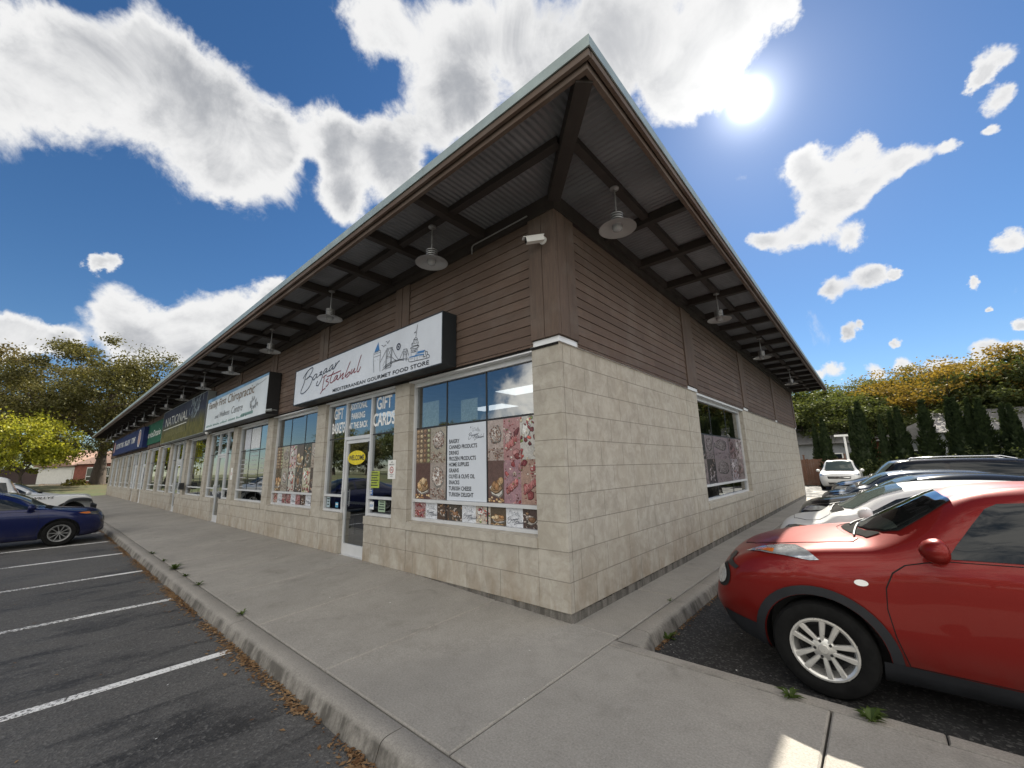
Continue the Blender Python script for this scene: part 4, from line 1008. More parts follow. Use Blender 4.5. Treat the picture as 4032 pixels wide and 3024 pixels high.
for k, (x0, x1) in enumerate([(a0+.05, a0+w-.1), (a0+w+.1, a0+2*w-.1), (a0+2*w+.1, a1-.1)]):
    for j in range(7):
        l = r.uniform(.5, 1)*(x1-x0); b.box(x0+(x1-x0-l)/2, x0+(x1-x0+l)/2, VY-.001, VY, 2.12-j*.13-(.1 if k != 1 else 0), 2.143-j*.13-(.1 if k != 1 else 0))
text(b, 'Chiropractic', lambda a, c: (a0+w+.06+a, VY-.001, 2.20+c), w=w-.15, h=.12)
tag(b.build('vinyl_lettering', M_VIN2), 'white list of services lettered on the clinic window', 'window lettering')
b = MB(); b.cur = (.60, .62, .64); b.add([(a0+w+.03, VY, 2.34), (a0+2*w-.04, VY, 2.34), (a0+2*w-.04, VY, 2.94), (a0+w+.03, VY, 2.94)], [(0, 1, 2, 3)]); b.cur = (.5, .52, .56); b.add([(a0+.3, VY, 2.34), (a0+w-.02, VY, 2.34), (a0+w-.02, VY, 2.94), (a0+.3, VY, 2.94)], [(0, 1, 2, 3)])
tag(b.build('window_poster', M_PRINTM), 'pair of pale posters in the top panes of the clinic window', 'window poster')
o = notice('paper_notice', 'white notice across the third shop door glass', -20.86, -20.10, 2.02, 2.22, (.62, .63, .64), 2, M_INK, .106)
for x0, z0, dx, dz_, lb in ((-2.86, 2.31, .42, .40, 'pale green paper sheet taped inside the left top pane of the corner window'), (-1.92, 2.32, .36, .32, 'pale green paper sheet taped inside the middle top pane of the corner window')):
    notice('paper_sheet', lb, x0, x0+dx, z0, z0+dz_, (.50, .56, .46), 0, M_INK, GD+.02)

# ------------------------------------------------------------------ gooseneck style pendant lamps under the eaves
def lamp():
    r = empty('pendant_lamp')
    b = MB(); b.tube([(0, 0, 4.965), (0, 0, 4.60)], .0105, 8); b.lathe([(.001, 4.965), (.055, 4.965), (.055, 4.95), (.012, 4.935)], 16); b.build('stem', M_LAMP, r, smooth=50)
    pr = [(.011, 4.625), (.03, 4.615), (.062, 4.60)]
    for k in range(4): z = 4.598-k*.031; pr += [(.078, z), (.080, z-.006), (.078, z-.013), (.055, z-.016), (.055, z-.028)]
    pr += [(.070, 4.472), (.075, 4.462)]
    b = MB(); b.lathe(pr, 20); b.build('ribbed_housing', M_LAMP, r, smooth=35)
    b = MB(); b.lathe([(.072, 4.464), (.11, 4.456), (.17, 4.440), (.218, 4.418), (.222, 4.412), (.217, 4.412)], 32); b.build('shade', M_LAMP, r, smooth=50)
    b = MB(); b.lathe([(.217, 4.4125), (.168, 4.434), (.11, 4.449), (.065, 4.455), (.062, 4.45)], 32); b.build('reflector', M_LAMPIN, r, smooth=50)
    b = MB(); b.lathe([(.060, 4.458), (.062, 4.425), (.052, 4.395), (.03, 4.38), (.001, 4.376)], 16); b.build('glass_jar', flat('lamp_jar', (.30, .31, .32), .15), r, smooth=60)
    return r
ORD = ['first', 'second', 'third', 'fourth', 'fifth', 'sixth', 'seventh', 'eighth', 'ninth', 'tenth', 'eleventh', 'twelfth', 'thirteenth', 'fourteenth', 'fifteenth']
L0 = lamp()
for k in range(15):
    o = L0 if k == 0 else copy_tree(L0)
    o.location = (-1.545-3.04*k, -.72, 0); tag(o, 'grey pendant lamp under the front eaves, %s from the building corner' % ORD[k], 'lamp', 'pendant lamps under the eaves')
for k, y in enumerate((.30, 4.62, 8.75, 14.0)):
    o = copy_tree(L0); o.location = (.72, y, 0); tag(o, 'grey pendant lamp under the side eaves, %s from the building corner' % ORD[k], 'lamp', 'pendant lamps under the eaves')
# camera on the corner post, conduit to it, dome camera and bracket under the clinic sign
r = tag(empty('security_camera', (-.115, -.066, 4.44)), 'white bullet security camera on the corner post', 'security camera')
b = MB(); b.lathe([(.001, .0), (.052, 0), (.052, .018), (.03, .03), (.001, .03)], 18, lambda x, y, z: (x, -z, y)); b.tube([(0, -.02, 0), (-.03, -.06, -.01)], .016, 8); b.build('mount', M_WHITEP, r, smooth=40)
bd = Vector((-.62, -.75, -.22)).normalized(); o0 = Vector((.01, -.06, .0)); bs = bd.cross(Vector((0, 0, 1))).normalized(); bu = bs.cross(bd)
mpc = lambda x, y, z: tuple(o0+bd*z+bs*x+bu*y)
b = MB(); b.box(-.036, .036, -.034, .036, -.03, .20, mpc); b.box(-.042, .042, .034, .042, -.04, .235, mpc); b.build('housing', M_WHITEP, r)
b = MB(); b.box(-.032, .032, -.03, .032, .2005, .206, mpc); b.lathe([(.001, .212), (.022, .212), (.022, .206)], 14, lambda x, y, z: mpc(x, y, z)); b.build('lens', flat('dark_lens', (.01, .01, .012), .1), r)
b = MB()
P = [(-1.40, -.10, 4.74), (-1.40, -.10, 4.84), (-1.385, -.10, 4.865), (-1.36, -.10, 4.875), (-.34, -.10, 4.878)]
b.tube(P, .010, 8); tag(b.build('conduit', M_LAMP, smooth=50), 'thin grey conduit pipe bent along the header near the corner post', 'conduit')
b = MB(); b.lathe([(.06, 0), (.06, -.03), (.055, -.045), (.035, -.075), (.001, -.085)], 16); o = b.build('dome_camera', M_WHITEP, loc=(-14.95, -.2, 3.085), smooth=50); tag(o, 'small white dome camera beneath the clinic sign', 'security camera')
r = tag(empty('security_camera', (-8.60, -.25, 3.19)), 'small grey camera beneath the right end of the clinic sign', 'security camera')
b = MB(); b.tube([(0, -.0, 0), (-.05, -.12, -.02)], .035, 10); b.build('housing', M_GREYF, r); b = MB(); b.tube([(0, .12, 0), (0, 0, 0)], .012); b.build('mount', M_GREYF, r)
b = MB(); b.box(-.10, .10, -.14, 0, 0, .26); b.box(-.10, .10, -.15, -.14, .02, .20); o = b.build('letter_box', M_BLACK, loc=(-18.55, -.003, 1.05)); tag(o, 'black letter box on the stone pier past the clinic door', 'letter box')
# ------------------------------------------------------------------ vehicles
def curve(P):
    """monotone cubic through (x, v) pairs"""
    X = [p[0] for p in P]; V = [p[1] for p in P]; n = len(P)
    h = [X[i+1]-X[i] for i in range(n-1)]; d = [(V[i+1]-V[i])/h[i] for i in range(n-1)]
    m = [d[0]]+[0 if d[i-1]*d[i] <= 0 else 2*d[i-1]*d[i]/(d[i-1]+d[i]) for i in range(1, n-1)]+[d[-1]]
    def f(x):
        if x <= X[0]: return V[0]
        if x >= X[-1]: return V[-1]
        i = max(k for k in range(n-1) if X[k] <= x); u = (x-X[i])/h[i]
        return V[i]*(1+2*u)*(1-u)**2+h[i]*m[i]*u*(1-u)**2+V[i+1]*u*u*(3-2*u)+h[i]*m[i+1]*u*u*(u-1)
    return f
def loft(spec):
    L = spec['L']; C = {k: curve(spec[k]) for k in ('zt', 'ze', 'wt', 'zs', 'ws', 'zm', 'wm', 'zb', 'wb')}
    xs = sorted(set([round(x, 4) for x in [0, .012, .03, .06, .1, .15, .21, .28]+[.35+i*(L-.6)/52 for i in range(53)]+[L-.2, L-.13, L-.07, L-.03, L]]))
    b = MB(); K = 4; rows = []
    for x in xs:
        c = {k: f(x) for k, f in C.items()}
        half = [(0, c['zb']), (c['wb']*.7, c['zb']), (c['wb'], c['zb']+.05), (c['wm'], c['zm']), (c['ws'], c['zs']), (c['wt'], c['ze']), (c['wt']*.6, c['zt']-(c['zt']-c['ze'])*.32), (0, c['zt'])]
        pr = crom([(-half[1][0], half[1][1])]+half+[(-half[6][0], half[6][1])], K)[K:-K]
        ring = pr+[(-y, z) for y, z in pr[-2:0:-1]]
        rows.append([(x, y, z) for y, z in ring])
    n = len(rows[0])
    for r in rows: b.v += r
    for i in range(len(rows)-1):
        for j in range(n): b.f.append([i*n+j, (i+1)*n+j, (i+1)*n+(j+1) % n, i*n+(j+1) % n]); b.c.append(None); b.m.append(0)
    b.f.append(list(range(n))); b.f.append([(len(rows)-1)*n+j for j in range(n)][::-1]); b.c += [None]*2; b.m += [0]*2
    return b
def bvh_of(b): return BVHTree.FromPolygons([Vector(v) for v in b.v], b.f)
def dens(P, step, closed=True):
    out = []; n = len(P)
    for i in range(n if closed else n-1):
        p, q = P[i], P[(i+1) % n]; k = max(1, int(math.dist(p, q)/step))
        out += [(p[0]+(q[0]-p[0])*j/k, p[1]+(q[1]-p[1])*j/k) for j in range(k)]
    return out
def inside(P, x, y):
    r = False; n = len(P)
    for i in range(n):
        (x0, y0), (x1, y1) = P[i], P[(i+1) % n]
        if (y0 > y) != (y1 > y) and x < (x1-x0)*(y-y0)/(y1-y0)+x0: r = not r
    return r
def patch(bvh, outline, O, U, V, D, off, step=.05, b=None, smooth=0):
    """lay a flat outline onto the body: every point is cast along D and lifted by off"""
    if smooth: outline = crom(outline, smooth, True)
    P = dens(outline, step*.6); n = len(P)
    x0, x1 = min(p[0] for p in P), max(p[0] for p in P); y0, y1 = min(p[1] for p in P), max(p[1] for p in P)
    pts = [Vector(p) for p in P]
    nx, ny = int((x1-x0)/step), int((y1-y0)/step)
    for i in range(1, nx+1):
        for j in range(1, ny+1):
            x, y = x0+(x1-x0)*i/(nx+1), y0+(y1-y0)*j/(ny+1)
            if inside(P, x, y) and min((x-p[0])**2+(y-p[1])**2 for p in P) > (step*.35)**2: pts.append(Vector((x, y)))
    r = geometry.delaunay_2d_cdt(pts, [], [list(range(n))], 1, 1e-5)
    O, U, V, D = Vector(O), Vector(U), Vector(V), Vector(D).normalized()
    out = []
    for p in r[0]:
        s0 = O+U*p.x+V*p.y-D*4
        h = bvh.ray_cast(s0, D)
        if h[0] is None:
            q = bvh.find_nearest(O+U*p.x+V*p.y); h = (q[0], q[1])
        nrm = h[1] if h[1].dot(D) < 0 else -h[1]
        out.append(tuple(h[0]+nrm*off-D*off*.5))
    b = b or MB()
    F = [list(f) for f in r[2]]
    if F:
        a, c, e = (Vector(out[k]) for k in F[0][:3])
        if (c-a).cross(e-a).dot(D) > 0: F = [f[::-1] for f in F]
    b.add(out, F); return b
def side(bvh, outline, sgn, off, **k): return patch(bvh, outline, (0, 0, 0), (1, 0, 0), (0, 0, 1), (0, -sgn, 0), off, **k)
def top(bvh, outline, off, **k): return patch(bvh, outline, (0, 0, 0), (1, 0, 0), (0, 1, 0), (0, 0, -1), off, **k)
def front(bvh, outline, off, **k): return patch(bvh, outline, (0, 0, 0), (0, 1, 0), (0, 0, 1), (1, 0, 0), off, **k)
def arc(cx, cz, r, a0, a1, n=14): return [(cx+r*math.cos(R(a0+(a1-a0)*k/n)), cz+r*math.sin(R(a0+(a1-a0)*k/n))) for k in range(n+1)]
M_ALU = flat('machined_alloy', (.60, .59, .56), .32, .6, vary=.12, vs=14); M_DALU = flat('dark_alloy', (.012, .012, .012), .7, .0, spec=.2)
M_TYRE = flat('tyre_rubber', (.007, .007, .007), .85, spec=.15, vary=.35, vs=9, bumpy=.3)
M_CLAD = flat('grey_black_cladding', (.016, .017, .020), .62, spec=.3, vary=.2, vs=6)
def m_carglass(name, tint, clear=False):
    m, t, p, o = new_mat(name)
    setp(t, p, col=tint, rough=.02, spec=.28, coat=.0); return m
M_CGLASS = m_carglass('car_glass', (.012, .016, .020)); M_WGLASS = m_carglass('windscreen_glass', (.055, .070, .066))
M_LENS = flat('headlamp_lens', (.42, .44, .46), .08, .55, coat=1, vary=.35, vs=16); M_AMBER = flat('amber_lens', (.50, .13, .02), .15, coat=1); M_DLENS = flat('smoked_lens', (.06, .06, .06), .1, coat=1)
M_CHROME = flat('chrome_trim', (.62, .62, .62), .12, .95)
M_SEAM = flat('panel_gap', (.004, .004, .004), .9)
_wheels = {}
def wheel(par, x, y, z, rt, rr, w, sgn, style, mat):
    """tyre with a rim; sgn is the outer side along y"""
    key = (rt, rr, w, style, mat.name)
    if key not in _wheels:
        mp = lambda a, c, h: (a, -h, c)      # built with the outer face towards -y
        b = MB(); h = w/2
        b.lathe([(rr-.004, -h*.86), (rr+.03, -h*.96), (rt-.05, -h), (rt-.016, -h*.90), (rt, -h*.66), (rt, h*.66), (rt-.016, h*.90), (rt-.05, h), (rr+.03, h*.96), (rr+.006, h*.86), (rr-.004, h*.80)], 48, mp)
        o = b.build('wheel', M_TYRE, smooth=40); me1 = o.data; bpy.data.objects.remove(o)
        b = MB()
        b.lathe([(rr-.002, h*.84), (rr-.004, h*.90), (rr-.016, h*.90), (rr-.030, h*.80), (rr-.04, h*.2), (rr-.05, -h*.6), (rr-.06, -h*.8)], 48, mp)
        n, dbl, ws_, hub = style
        for k in range(n):
            a = 2*PI*k/n+.35
            for q in ((-1, 1) if dbl else (0,)):
                def sp(u, v, d): # u along the spoke, v across, d depth
                    s_ = q*ws_*(.50+.95*(u/rr)**1.4); ang = a
                    lx, ly = u, v+s_
                    return mp(lx*math.cos(ang)-ly*math.sin(ang), lx*math.sin(ang)+ly*math.cos(ang), d)
                u0, u1 = hub*.7, rr-.012; w0, w1 = ws_*(.38 if dbl else .62), ws_*(.66 if dbl else .8)
                P = [sp(u0, -w0, h*.70), sp(u0, w0, h*.70), sp(u0, -w0*.6, h*.78), sp(u0, w0*.6, h*.78), sp(u1, -w1, h*.80), sp(u1, w1, h*.80), sp(u1, -w1*.7, h*.88), sp(u1, w1*.7, h*.88), sp(u0, -w0, h*.5), sp(u0, w0, h*.5), sp(u1, -w1, h*.6), sp(u1, w1, h*.6)]
                b.add(P, [(2, 6, 7, 3), (0, 4, 6, 2), (3, 7, 5, 1), (8, 10, 4, 0), (1, 5, 11, 9), (6, 4, 5, 7)])
        b.lathe([(.001, h*.84), (.030, h*.84), (.034, h*.80), (hub*.8, h*.76), (hub, h*.70), (hub, h*.4)], 24, mp)
        b.mi = 1
        b.lathe([(rr-.035, -h*.2), (.001, -h*.2)], 32, mp)                           # dark brake side behind the spokes
        for k in range(5):
            a = 2*PI*k/5+.35+.63; cx, cy = hub*.72*math.cos(a), hub*.72*math.sin(a)
            b.lathe([(.001, h*.83), (.010, h*.83), (.011, h*.72)], 8, lambda a_, c_, h_: mp(a_+cx, c_+cy, h_))
        b.mi = 2; b.lathe([(rr*.66, -h*.05), (rr*.66, 0), (.03, 0)], 28, mp)
        o = b.build('rim', [mat, M_BLACK, M_DALU], smooth=30); me2 = o.data; bpy.data.objects.remove(o)
        _wheels[key] = (me1, me2)
    me1, me2 = _wheels[key]
    wv_ = bpy.data.objects.new('wheel', me1); COL.objects.link(wv_); wv_.parent = par; wv_.location = (x, y, z)
    if sgn > 0: wv_.rotation_euler[2] = PI
    wv_.rotation_euler[1] = .35 if sgn < 0 else -.2
    rv = bpy.data.objects.new('rim', me2); COL.objects.link(rv); rv.parent = wv_
def car(name, label, cat, loc, rz, sp, paint, near, group='parked cars', lamp_mat=None):
    r = tag(empty(name, loc, rz), label, cat, group)
    b = loft(sp); bv = bvh_of(b); W2 = max(v[1] for v in sp['wm']); L = sp['L']; rt = sp.get('rt', .33)
    body = b.build('body', [paint, M_BLACK], r, smooth=None)
    body.data.polygons.foreach_set('use_smooth', [True]*len(body.data.polygons))
    cut = MB()
    for x in sp['axles']:
        for s_ in (-1, 1):
            ra_ = sp.get('ra', rt+.06); n_ = 44; base = len(cut.v); ya, yb = s_*(W2-.33), s_*(W2+.3)
            cut.add([(x+ra_*math.cos(2*PI*k/n_), y_, rt+ra_*math.sin(2*PI*k/n_)) for y_ in (ya, yb) for k in range(n_)], [(k, (k+1) % n_, n_+(k+1) % n_, n_+k) for k in range(n_)]+[tuple(range(n_)), tuple(n_+k for k in range(n_))])
    co = cut.build('cut', M_BLACK, r)
    for o_ in (body, co):
        bm_ = bmesh.new(); bm_.from_mesh(o_.data); bmesh.ops.remove_doubles(bm_, verts=bm_.verts, dist=1e-5); bmesh.ops.recalc_face_normals(bm_, faces=bm_.faces); bm_.to_mesh(o_.data); bm_.free()
    md = body.modifiers.new('b', 'BOOLEAN'); md.object = co; md.operation = 'DIFFERENCE'; md.solver = 'EXACT'; md.material_mode = 'TRANSFER'
    dg = bpy.context.evaluated_depsgraph_get(); dg.update()
    me = bpy.data.meshes.new_from_object(body.evaluated_get(dg)); body.modifiers.clear(); body.data = me
    me.set_sharp_from_angle(angle=R(38))
    bpy.data.objects.remove(co)
    P = lambda nm, mb, m, par=r: mb.build(nm, m, par, smooth=60)
    for s_ in (-1, 1):
        full = s_ == near
        if 'doors' in sp:
            for D in sp['doors']:
                g = side(bv, D, s_, .0012, smooth=0); 
                c0 = (sum(p[0] for p in D)/len(D), sum(p[1] for p in D)/len(D))
                inn = [(p[0]+(c0[0]-p[0])*.0+(.006 if p[0] < c0[0] else -.006), p[1]+(.006 if p[1] < c0[1] else -.006)) for p in D]
                d = P('door', side(bv, inn, s_, .0030), paint); P('door_gap', g, M_SEAM, d)
                if sp.get('handle', True):
                    hx, hz = max(p[0] for p in D)-.14, sp.get('hz', .86); q = side(bv, [(hx-.09, hz-.012), (hx+.09, hz-.012), (hx+.09, hz+.014), (hx-.09, hz+.014)], s_, .022, step=.04); P('door_handle', q, sp.get('hmat', paint), d)
        for Wn in sp['windows']:
            P('side_window', side(bv, Wn, s_, .0055), M_CGLASS)
            if 'wtrim' in sp:
                for a, c in zip(Wn, Wn[1:]+Wn[:1]):
                    pass
        for nm, pol, m, o_ in sp.get('sides', []): P(nm, side(bv, pol, s_, o_), m)
        for nm, pol, m, o_, dd in sp.get('quarter', []):
            dv = Vector((dd[0], -s_*dd[1], dd[2])).normalized(); Uv = Vector((-dv.y*s_, dv.x*s_, 0)).normalized()*-1; Uv = Vector((abs(dv.y), dv.x*s_*(1), 0)).normalized(); Vv = Uv.cross(dv)*s_
            if Vv.z < 0: Vv = -Vv
            o0 = Vector((dd[3], s_*dd[4], dd[5]))
            P(nm, patch(bv, pol, o0, Uv, Vv, dv, o_, step=.035), m)
        # mirror
        mxx, mz = sp['mirror']; hit = bv.ray_cast(Vector((mxx, s_*3, mz-.03)), Vector((0, -s_, 0)))[0]; yb = abs(hit.y) if hit else W2
        q = MB(); rings = []
        for (u, rx, rzz, cx) in [(0, .02, .02, .01), (.06, .05, .045, .01), (.10, .088, .075, .0), (.17, .10, .085, -.005), (.235, .085, .07, -.0), (.262, .03, .025, .01)]:
            rings.append([(mxx+cx+(rx if math.cos(t_) > 0 else rx*.55)*math.cos(t_)*-1, s_*(yb-.02+u), mz+.01+rzz*math.sin(t_)) for t_ in [2*PI*k/16 for k in range(16)]])
        for g in rings: q.v += g
        for i in range(5):
            for j in range(16): q.f.append([i*16+j, i*16+(j+1) % 16, (i+1)*16+(j+1) % 16, (i+1)*16+j]); q.c.append(None); q.m.append(1 if i < 1 else 0)
        q.f.append(list(range(80, 96))); q.c.append(None); q.m.append(0)
        q.build('mirror', [sp.get('mmat', paint), M_CLAD], r, smooth=60)
        for x in sp['axles']: wheel(r, x, s_*(W2-.115), rt, rt, sp.get('rr', .225), .215, s_, sp.get('wstyle', (5, True, .038, .075)), sp.get('wmat', M_ALU))
    if sp.get('see_in'):
        P('cabin_inside', top(bv, sp['screen'], .0030), M_CABIN); P('dashboard', top(bv, sp['see_in'], .0045), M_DASH_LIT)
        P('windscreen', top(bv, sp['screen'], .0075), M_SCREEN)
    else: P('windscreen', top(bv, sp['screen'], .0055), M_WGLASS)
    if 'rear_screen' in sp: P('rear_window', top(bv, sp['rear_screen'], .0055), M_CGLASS)
    if 'bonnet' in sp:
        g = top(bv, sp['bonnet'], .0012); c0 = (sum(p[0] for p in sp['bonnet'])/len(sp['bonnet']), 0)
        d = P('bonnet', top(bv, [(p[0]+(.006 if p[0] < c0[0] else -.006), p[1]*.992) for p in sp['bonnet']], .0030), paint); P('bonnet_gap', g, M_SEAM, d)
    if 'cowl' in sp: P('cowl', top(bv, sp['cowl'], .004), flat('cowl_plastic', (.012, .012, .012), .95, spec=.05))
    for nm, pol, m, o_ in sp.get('fronts', []): P(nm, front(bv, pol, o_), m)
    for x in ((.2, .0) if sp.get('wipers') else ()):
        q = MB(); 
        for y0, y1 in ((-.55, -.05), (.0, .5)):
            pts = []
            for k in range(9):
                y = y0+(y1-y0)*k/8; xx = sp['wipers']+.10*abs(y)**1.5+.06*(k/8); h = bv.ray_cast(Vector((xx, y, 3)), Vector((0, 0, -1)))[0]
                if h: pts.append(h+Vector((0, 0, .018)))
            q.tube(pts, .008, 5)
        q.build('wiper', M_BLACK, r); break
    return r, bv
def mirror2(P): return P+[(x, -y) for x, y in P[::-1]]

# --- the red crossover beside the corner
RED = dict(L=4.13, axles=(.85, 3.38), rt=.336, ra=.392, rr=.222, wstyle=(5, True, .036, .078),
  zt=[(0, .60), (.03, .72), (.08, .82), (.2, .95), (.38, 1.03), (.6, 1.085), (.9, 1.135), (1.12, 1.165), (1.3, 1.265), (1.5, 1.385), (1.7, 1.49), (1.85, 1.535), (2.1, 1.562), (2.5, 1.570), (3.0, 1.545), (3.5, 1.47), (3.8, 1.36), (4.0, 1.10), (4.1, .85), (4.13, .72)],
  ze=[(0, .56), (.08, .76), (.2, .88), (.4, .985), (.7, 1.05), (1.0, 1.095), (1.22, 1.125), (1.4, 1.20), (1.6, 1.335), (1.75, 1.425), (1.9, 1.478), (2.2, 1.508), (2.6, 1.512), (3.1, 1.485), (3.5, 1.40), (3.8, 1.27), (4.0, 1.04), (4.13, .68)],
  wt=[(0, .36), (.1, .48), (.3, .58), (.6, .645), (1.0, .690), (1.3, .690), (1.6, .640), (1.9, .595), (2.4, .585), (3.2, .56), (3.8, .54), (4.13, .40)],
  zs=[(0, .54), (.06, .68), (.15, .79), (.3, .895), (.5, .965), (.8, 1.0), (1.2, 1.01), (1.6, 1.045), (2.0, 1.075), (2.6, 1.11), (3.3, 1.16), (3.8, 1.10), (4.05, .85), (4.13, .62)],
  ws=[(0, .43), (.06, .55), (.15, .65), (.3, .735), (.5, .79), (.8, .832), (1.2, .838), (1.6, .845), (2.4, .842), (3.2, .83), (3.7, .79), (4.0, .70), (4.13, .52)],
  zm=[(0, .47), (.2, .60), (.5, .70), (.9, .74), (1.3, .66), (1.8, .62), (2.6, .64), (3.2, .76), (3.7, .74), (4.13, .55)],
  wm=[(0, .45), (.05, .58), (.12, .67), (.25, .76), (.45, .835), (.7, .878), (.95, .886), (1.25, .872), (1.7, .862), (2.3, .862), (2.9, .882), (3.4, .888), (3.7, .85), (4.0, .74), (4.13, .54)],
  zb=[(0, .40), (.08, .30), (.25, .235), (.6, .20), (1.3, .195), (3.0, .20), (3.7, .24), (4.13, .40)],
  wb=[(0, .38), (.1, .52), (.3, .66), (.55, .765), (1.0, .80), (1.5, .80), (3.0, .80), (3.6, .76), (4.13, .46)],
  doors=[[(1.335, .335), (1.29, .52), (1.27, .70), (1.285, .85), (1.335, .955), (1.41, 1.015), (1.52, 1.045), (1.64, 1.065), (2.40, 1.09), (2.42, .8), (2.42, .335)], [(2.45, .335), (2.45, 1.09), (3.05, 1.13), (3.0, .85), (2.95, .70), (2.85, .50), (2.78, .335)]], hz=.90,
  windows=[[(1.635, 1.078), (1.70, 1.17), (1.80, 1.30), (1.885, 1.405), (1.95, 1.440), (2.15, 1.455), (2.46, 1.462), (2.46, 1.105)], [(2.52, 1.108), (2.52, 1.462), (2.9, 1.448), (3.2, 1.30), (3.12, 1.15)]],
  sides=[('arch_trim', arc(.85, .336, .398, -38, 205, 30)+arc(.85, .336, .462, 205, -38, 30), M_CLAD, .012), ('arch_trim', arc(3.38, .336, .398, -25, 215, 30)+arc(3.38, .336, .462, 215, -25, 30), M_CLAD, .012),
         ('sill_trim', [(1.185, .20), (3.02, .20), (3.02, .315), (2.0, .335), (1.20, .345)], M_CLAD, .014), ('bumper_trim', [(.12, .27), (.43, .23), (.43, .40), (.28, .42), (.10, .44)], M_CLAD, .006),
         ('side_marker', [(1.15+.042*math.cos(a), .862+.022*math.sin(a)) for a in [2*PI*k/14 for k in range(14)]], M_WHITEP, .006)],
  quarter=[('headlight', [(-.24, -.034), (-.13, .04), (.02, .095), (.14, .105), (.26, .06), (.36, -.005), (.30, -.026), (.02, -.040)], M_LENS, .006, (.35, .85, -.50, .55, .78, 1.035)),
           ('turn_lens', [(-.15, -.026), (-.12, .010), (-.04, .026), (.03, .010), (.04, -.026)], M_AMBER, .009, (.35, .85, -.50, .55, .78, 1.035)),
           ('grille_slot', [(-.14, .045), (-.05, .05), (.16, -.03), (.13, -.055), (-.02, -.02), (-.16, .0)], M_BLACK, .005, (.70, .71, 0, .20, .64, .875)),
           ('lamp_bezel', [(.115*math.cos(a), .105*math.sin(a)) for a in [2*PI*k/20 for k in range(20)]], M_SEAM, .004, (.70, .71, 0, .165, .62, .745)),
           ('fog_lamp', [(.085*math.cos(a), .078*math.sin(a)) for a in [2*PI*k/20 for k in range(20)]], M_LENS, .012, (.70, .71, 0, .155, .62, .745))],
  mirror=(1.60, 1.135), screen=[(1.155, .0), (1.17, .2), (1.23, .42), (1.33, .60), (1.42, .655), (1.60, .615), (1.74, .565), (1.715, .3), (1.70, 0)],
  bonnet=[(.26, 0), (.28, .3), (.40, .47), (.62, .585), (.9, .645), (1.14, .66), (1.17, .60), (1.08, .4), (1.02, .15), (1.0, 0)],
  cowl=[(1.03, 0), (1.05, .16), (1.11, .38), (1.22, .61), (1.315, .60), (1.21, .42), (1.155, .2), (1.14, 0)], wipers=1.10,
  fronts=[('grille', [(-.40, .60), (.40, .60), (.34, .72), (-.34, .72)], M_BLACK, .006), ('lower_grille', [(-.42, .34), (.42, .34), (.44, .50), (-.44, .50)], M_BLACK, .006), ('badge', [(-.06, .64), (.06, .64), (.06, .70), (-.06, .70)], M_CHROME, .014), ('number_plate', [(-.26, .50), (.26, .50), (.26, .62), (-.26, .62)], M_WHITEP, .022)])
for k in ('screen', 'bonnet', 'cowl'): RED[k] = mirror2(RED[k])
M_CABIN = flat('cabin_dark', (.020, .022, .022), .9, vary=.5, vs=4); M_DASH_LIT = flat('sunlit_dashboard', (.20, .23, .20), .9, vary=.25, vs=5); M_SCREEN = m_glass('windscreen_clear', refl=.05, clear=.75)  # dashboard kept pale: the sunlight on it is put into its colour
RED['see_in'] = mirror2([(1.17, 0), (1.19, .2), (1.245, .42), (1.345, .585), (1.42, .62), (1.40, .50), (1.34, .25), (1.325, 0)])
M_REDP = m_car('red_car_paint', (.150, .007, .005), .3, .36, .35, .28)
REDCAR, _ = car('red_crossover', 'dark red crossover with alloy wheels and black arch trims parked beside the building corner', 'car', (1.26, 1.165, ZA), 0, RED, M_REDP, -1)
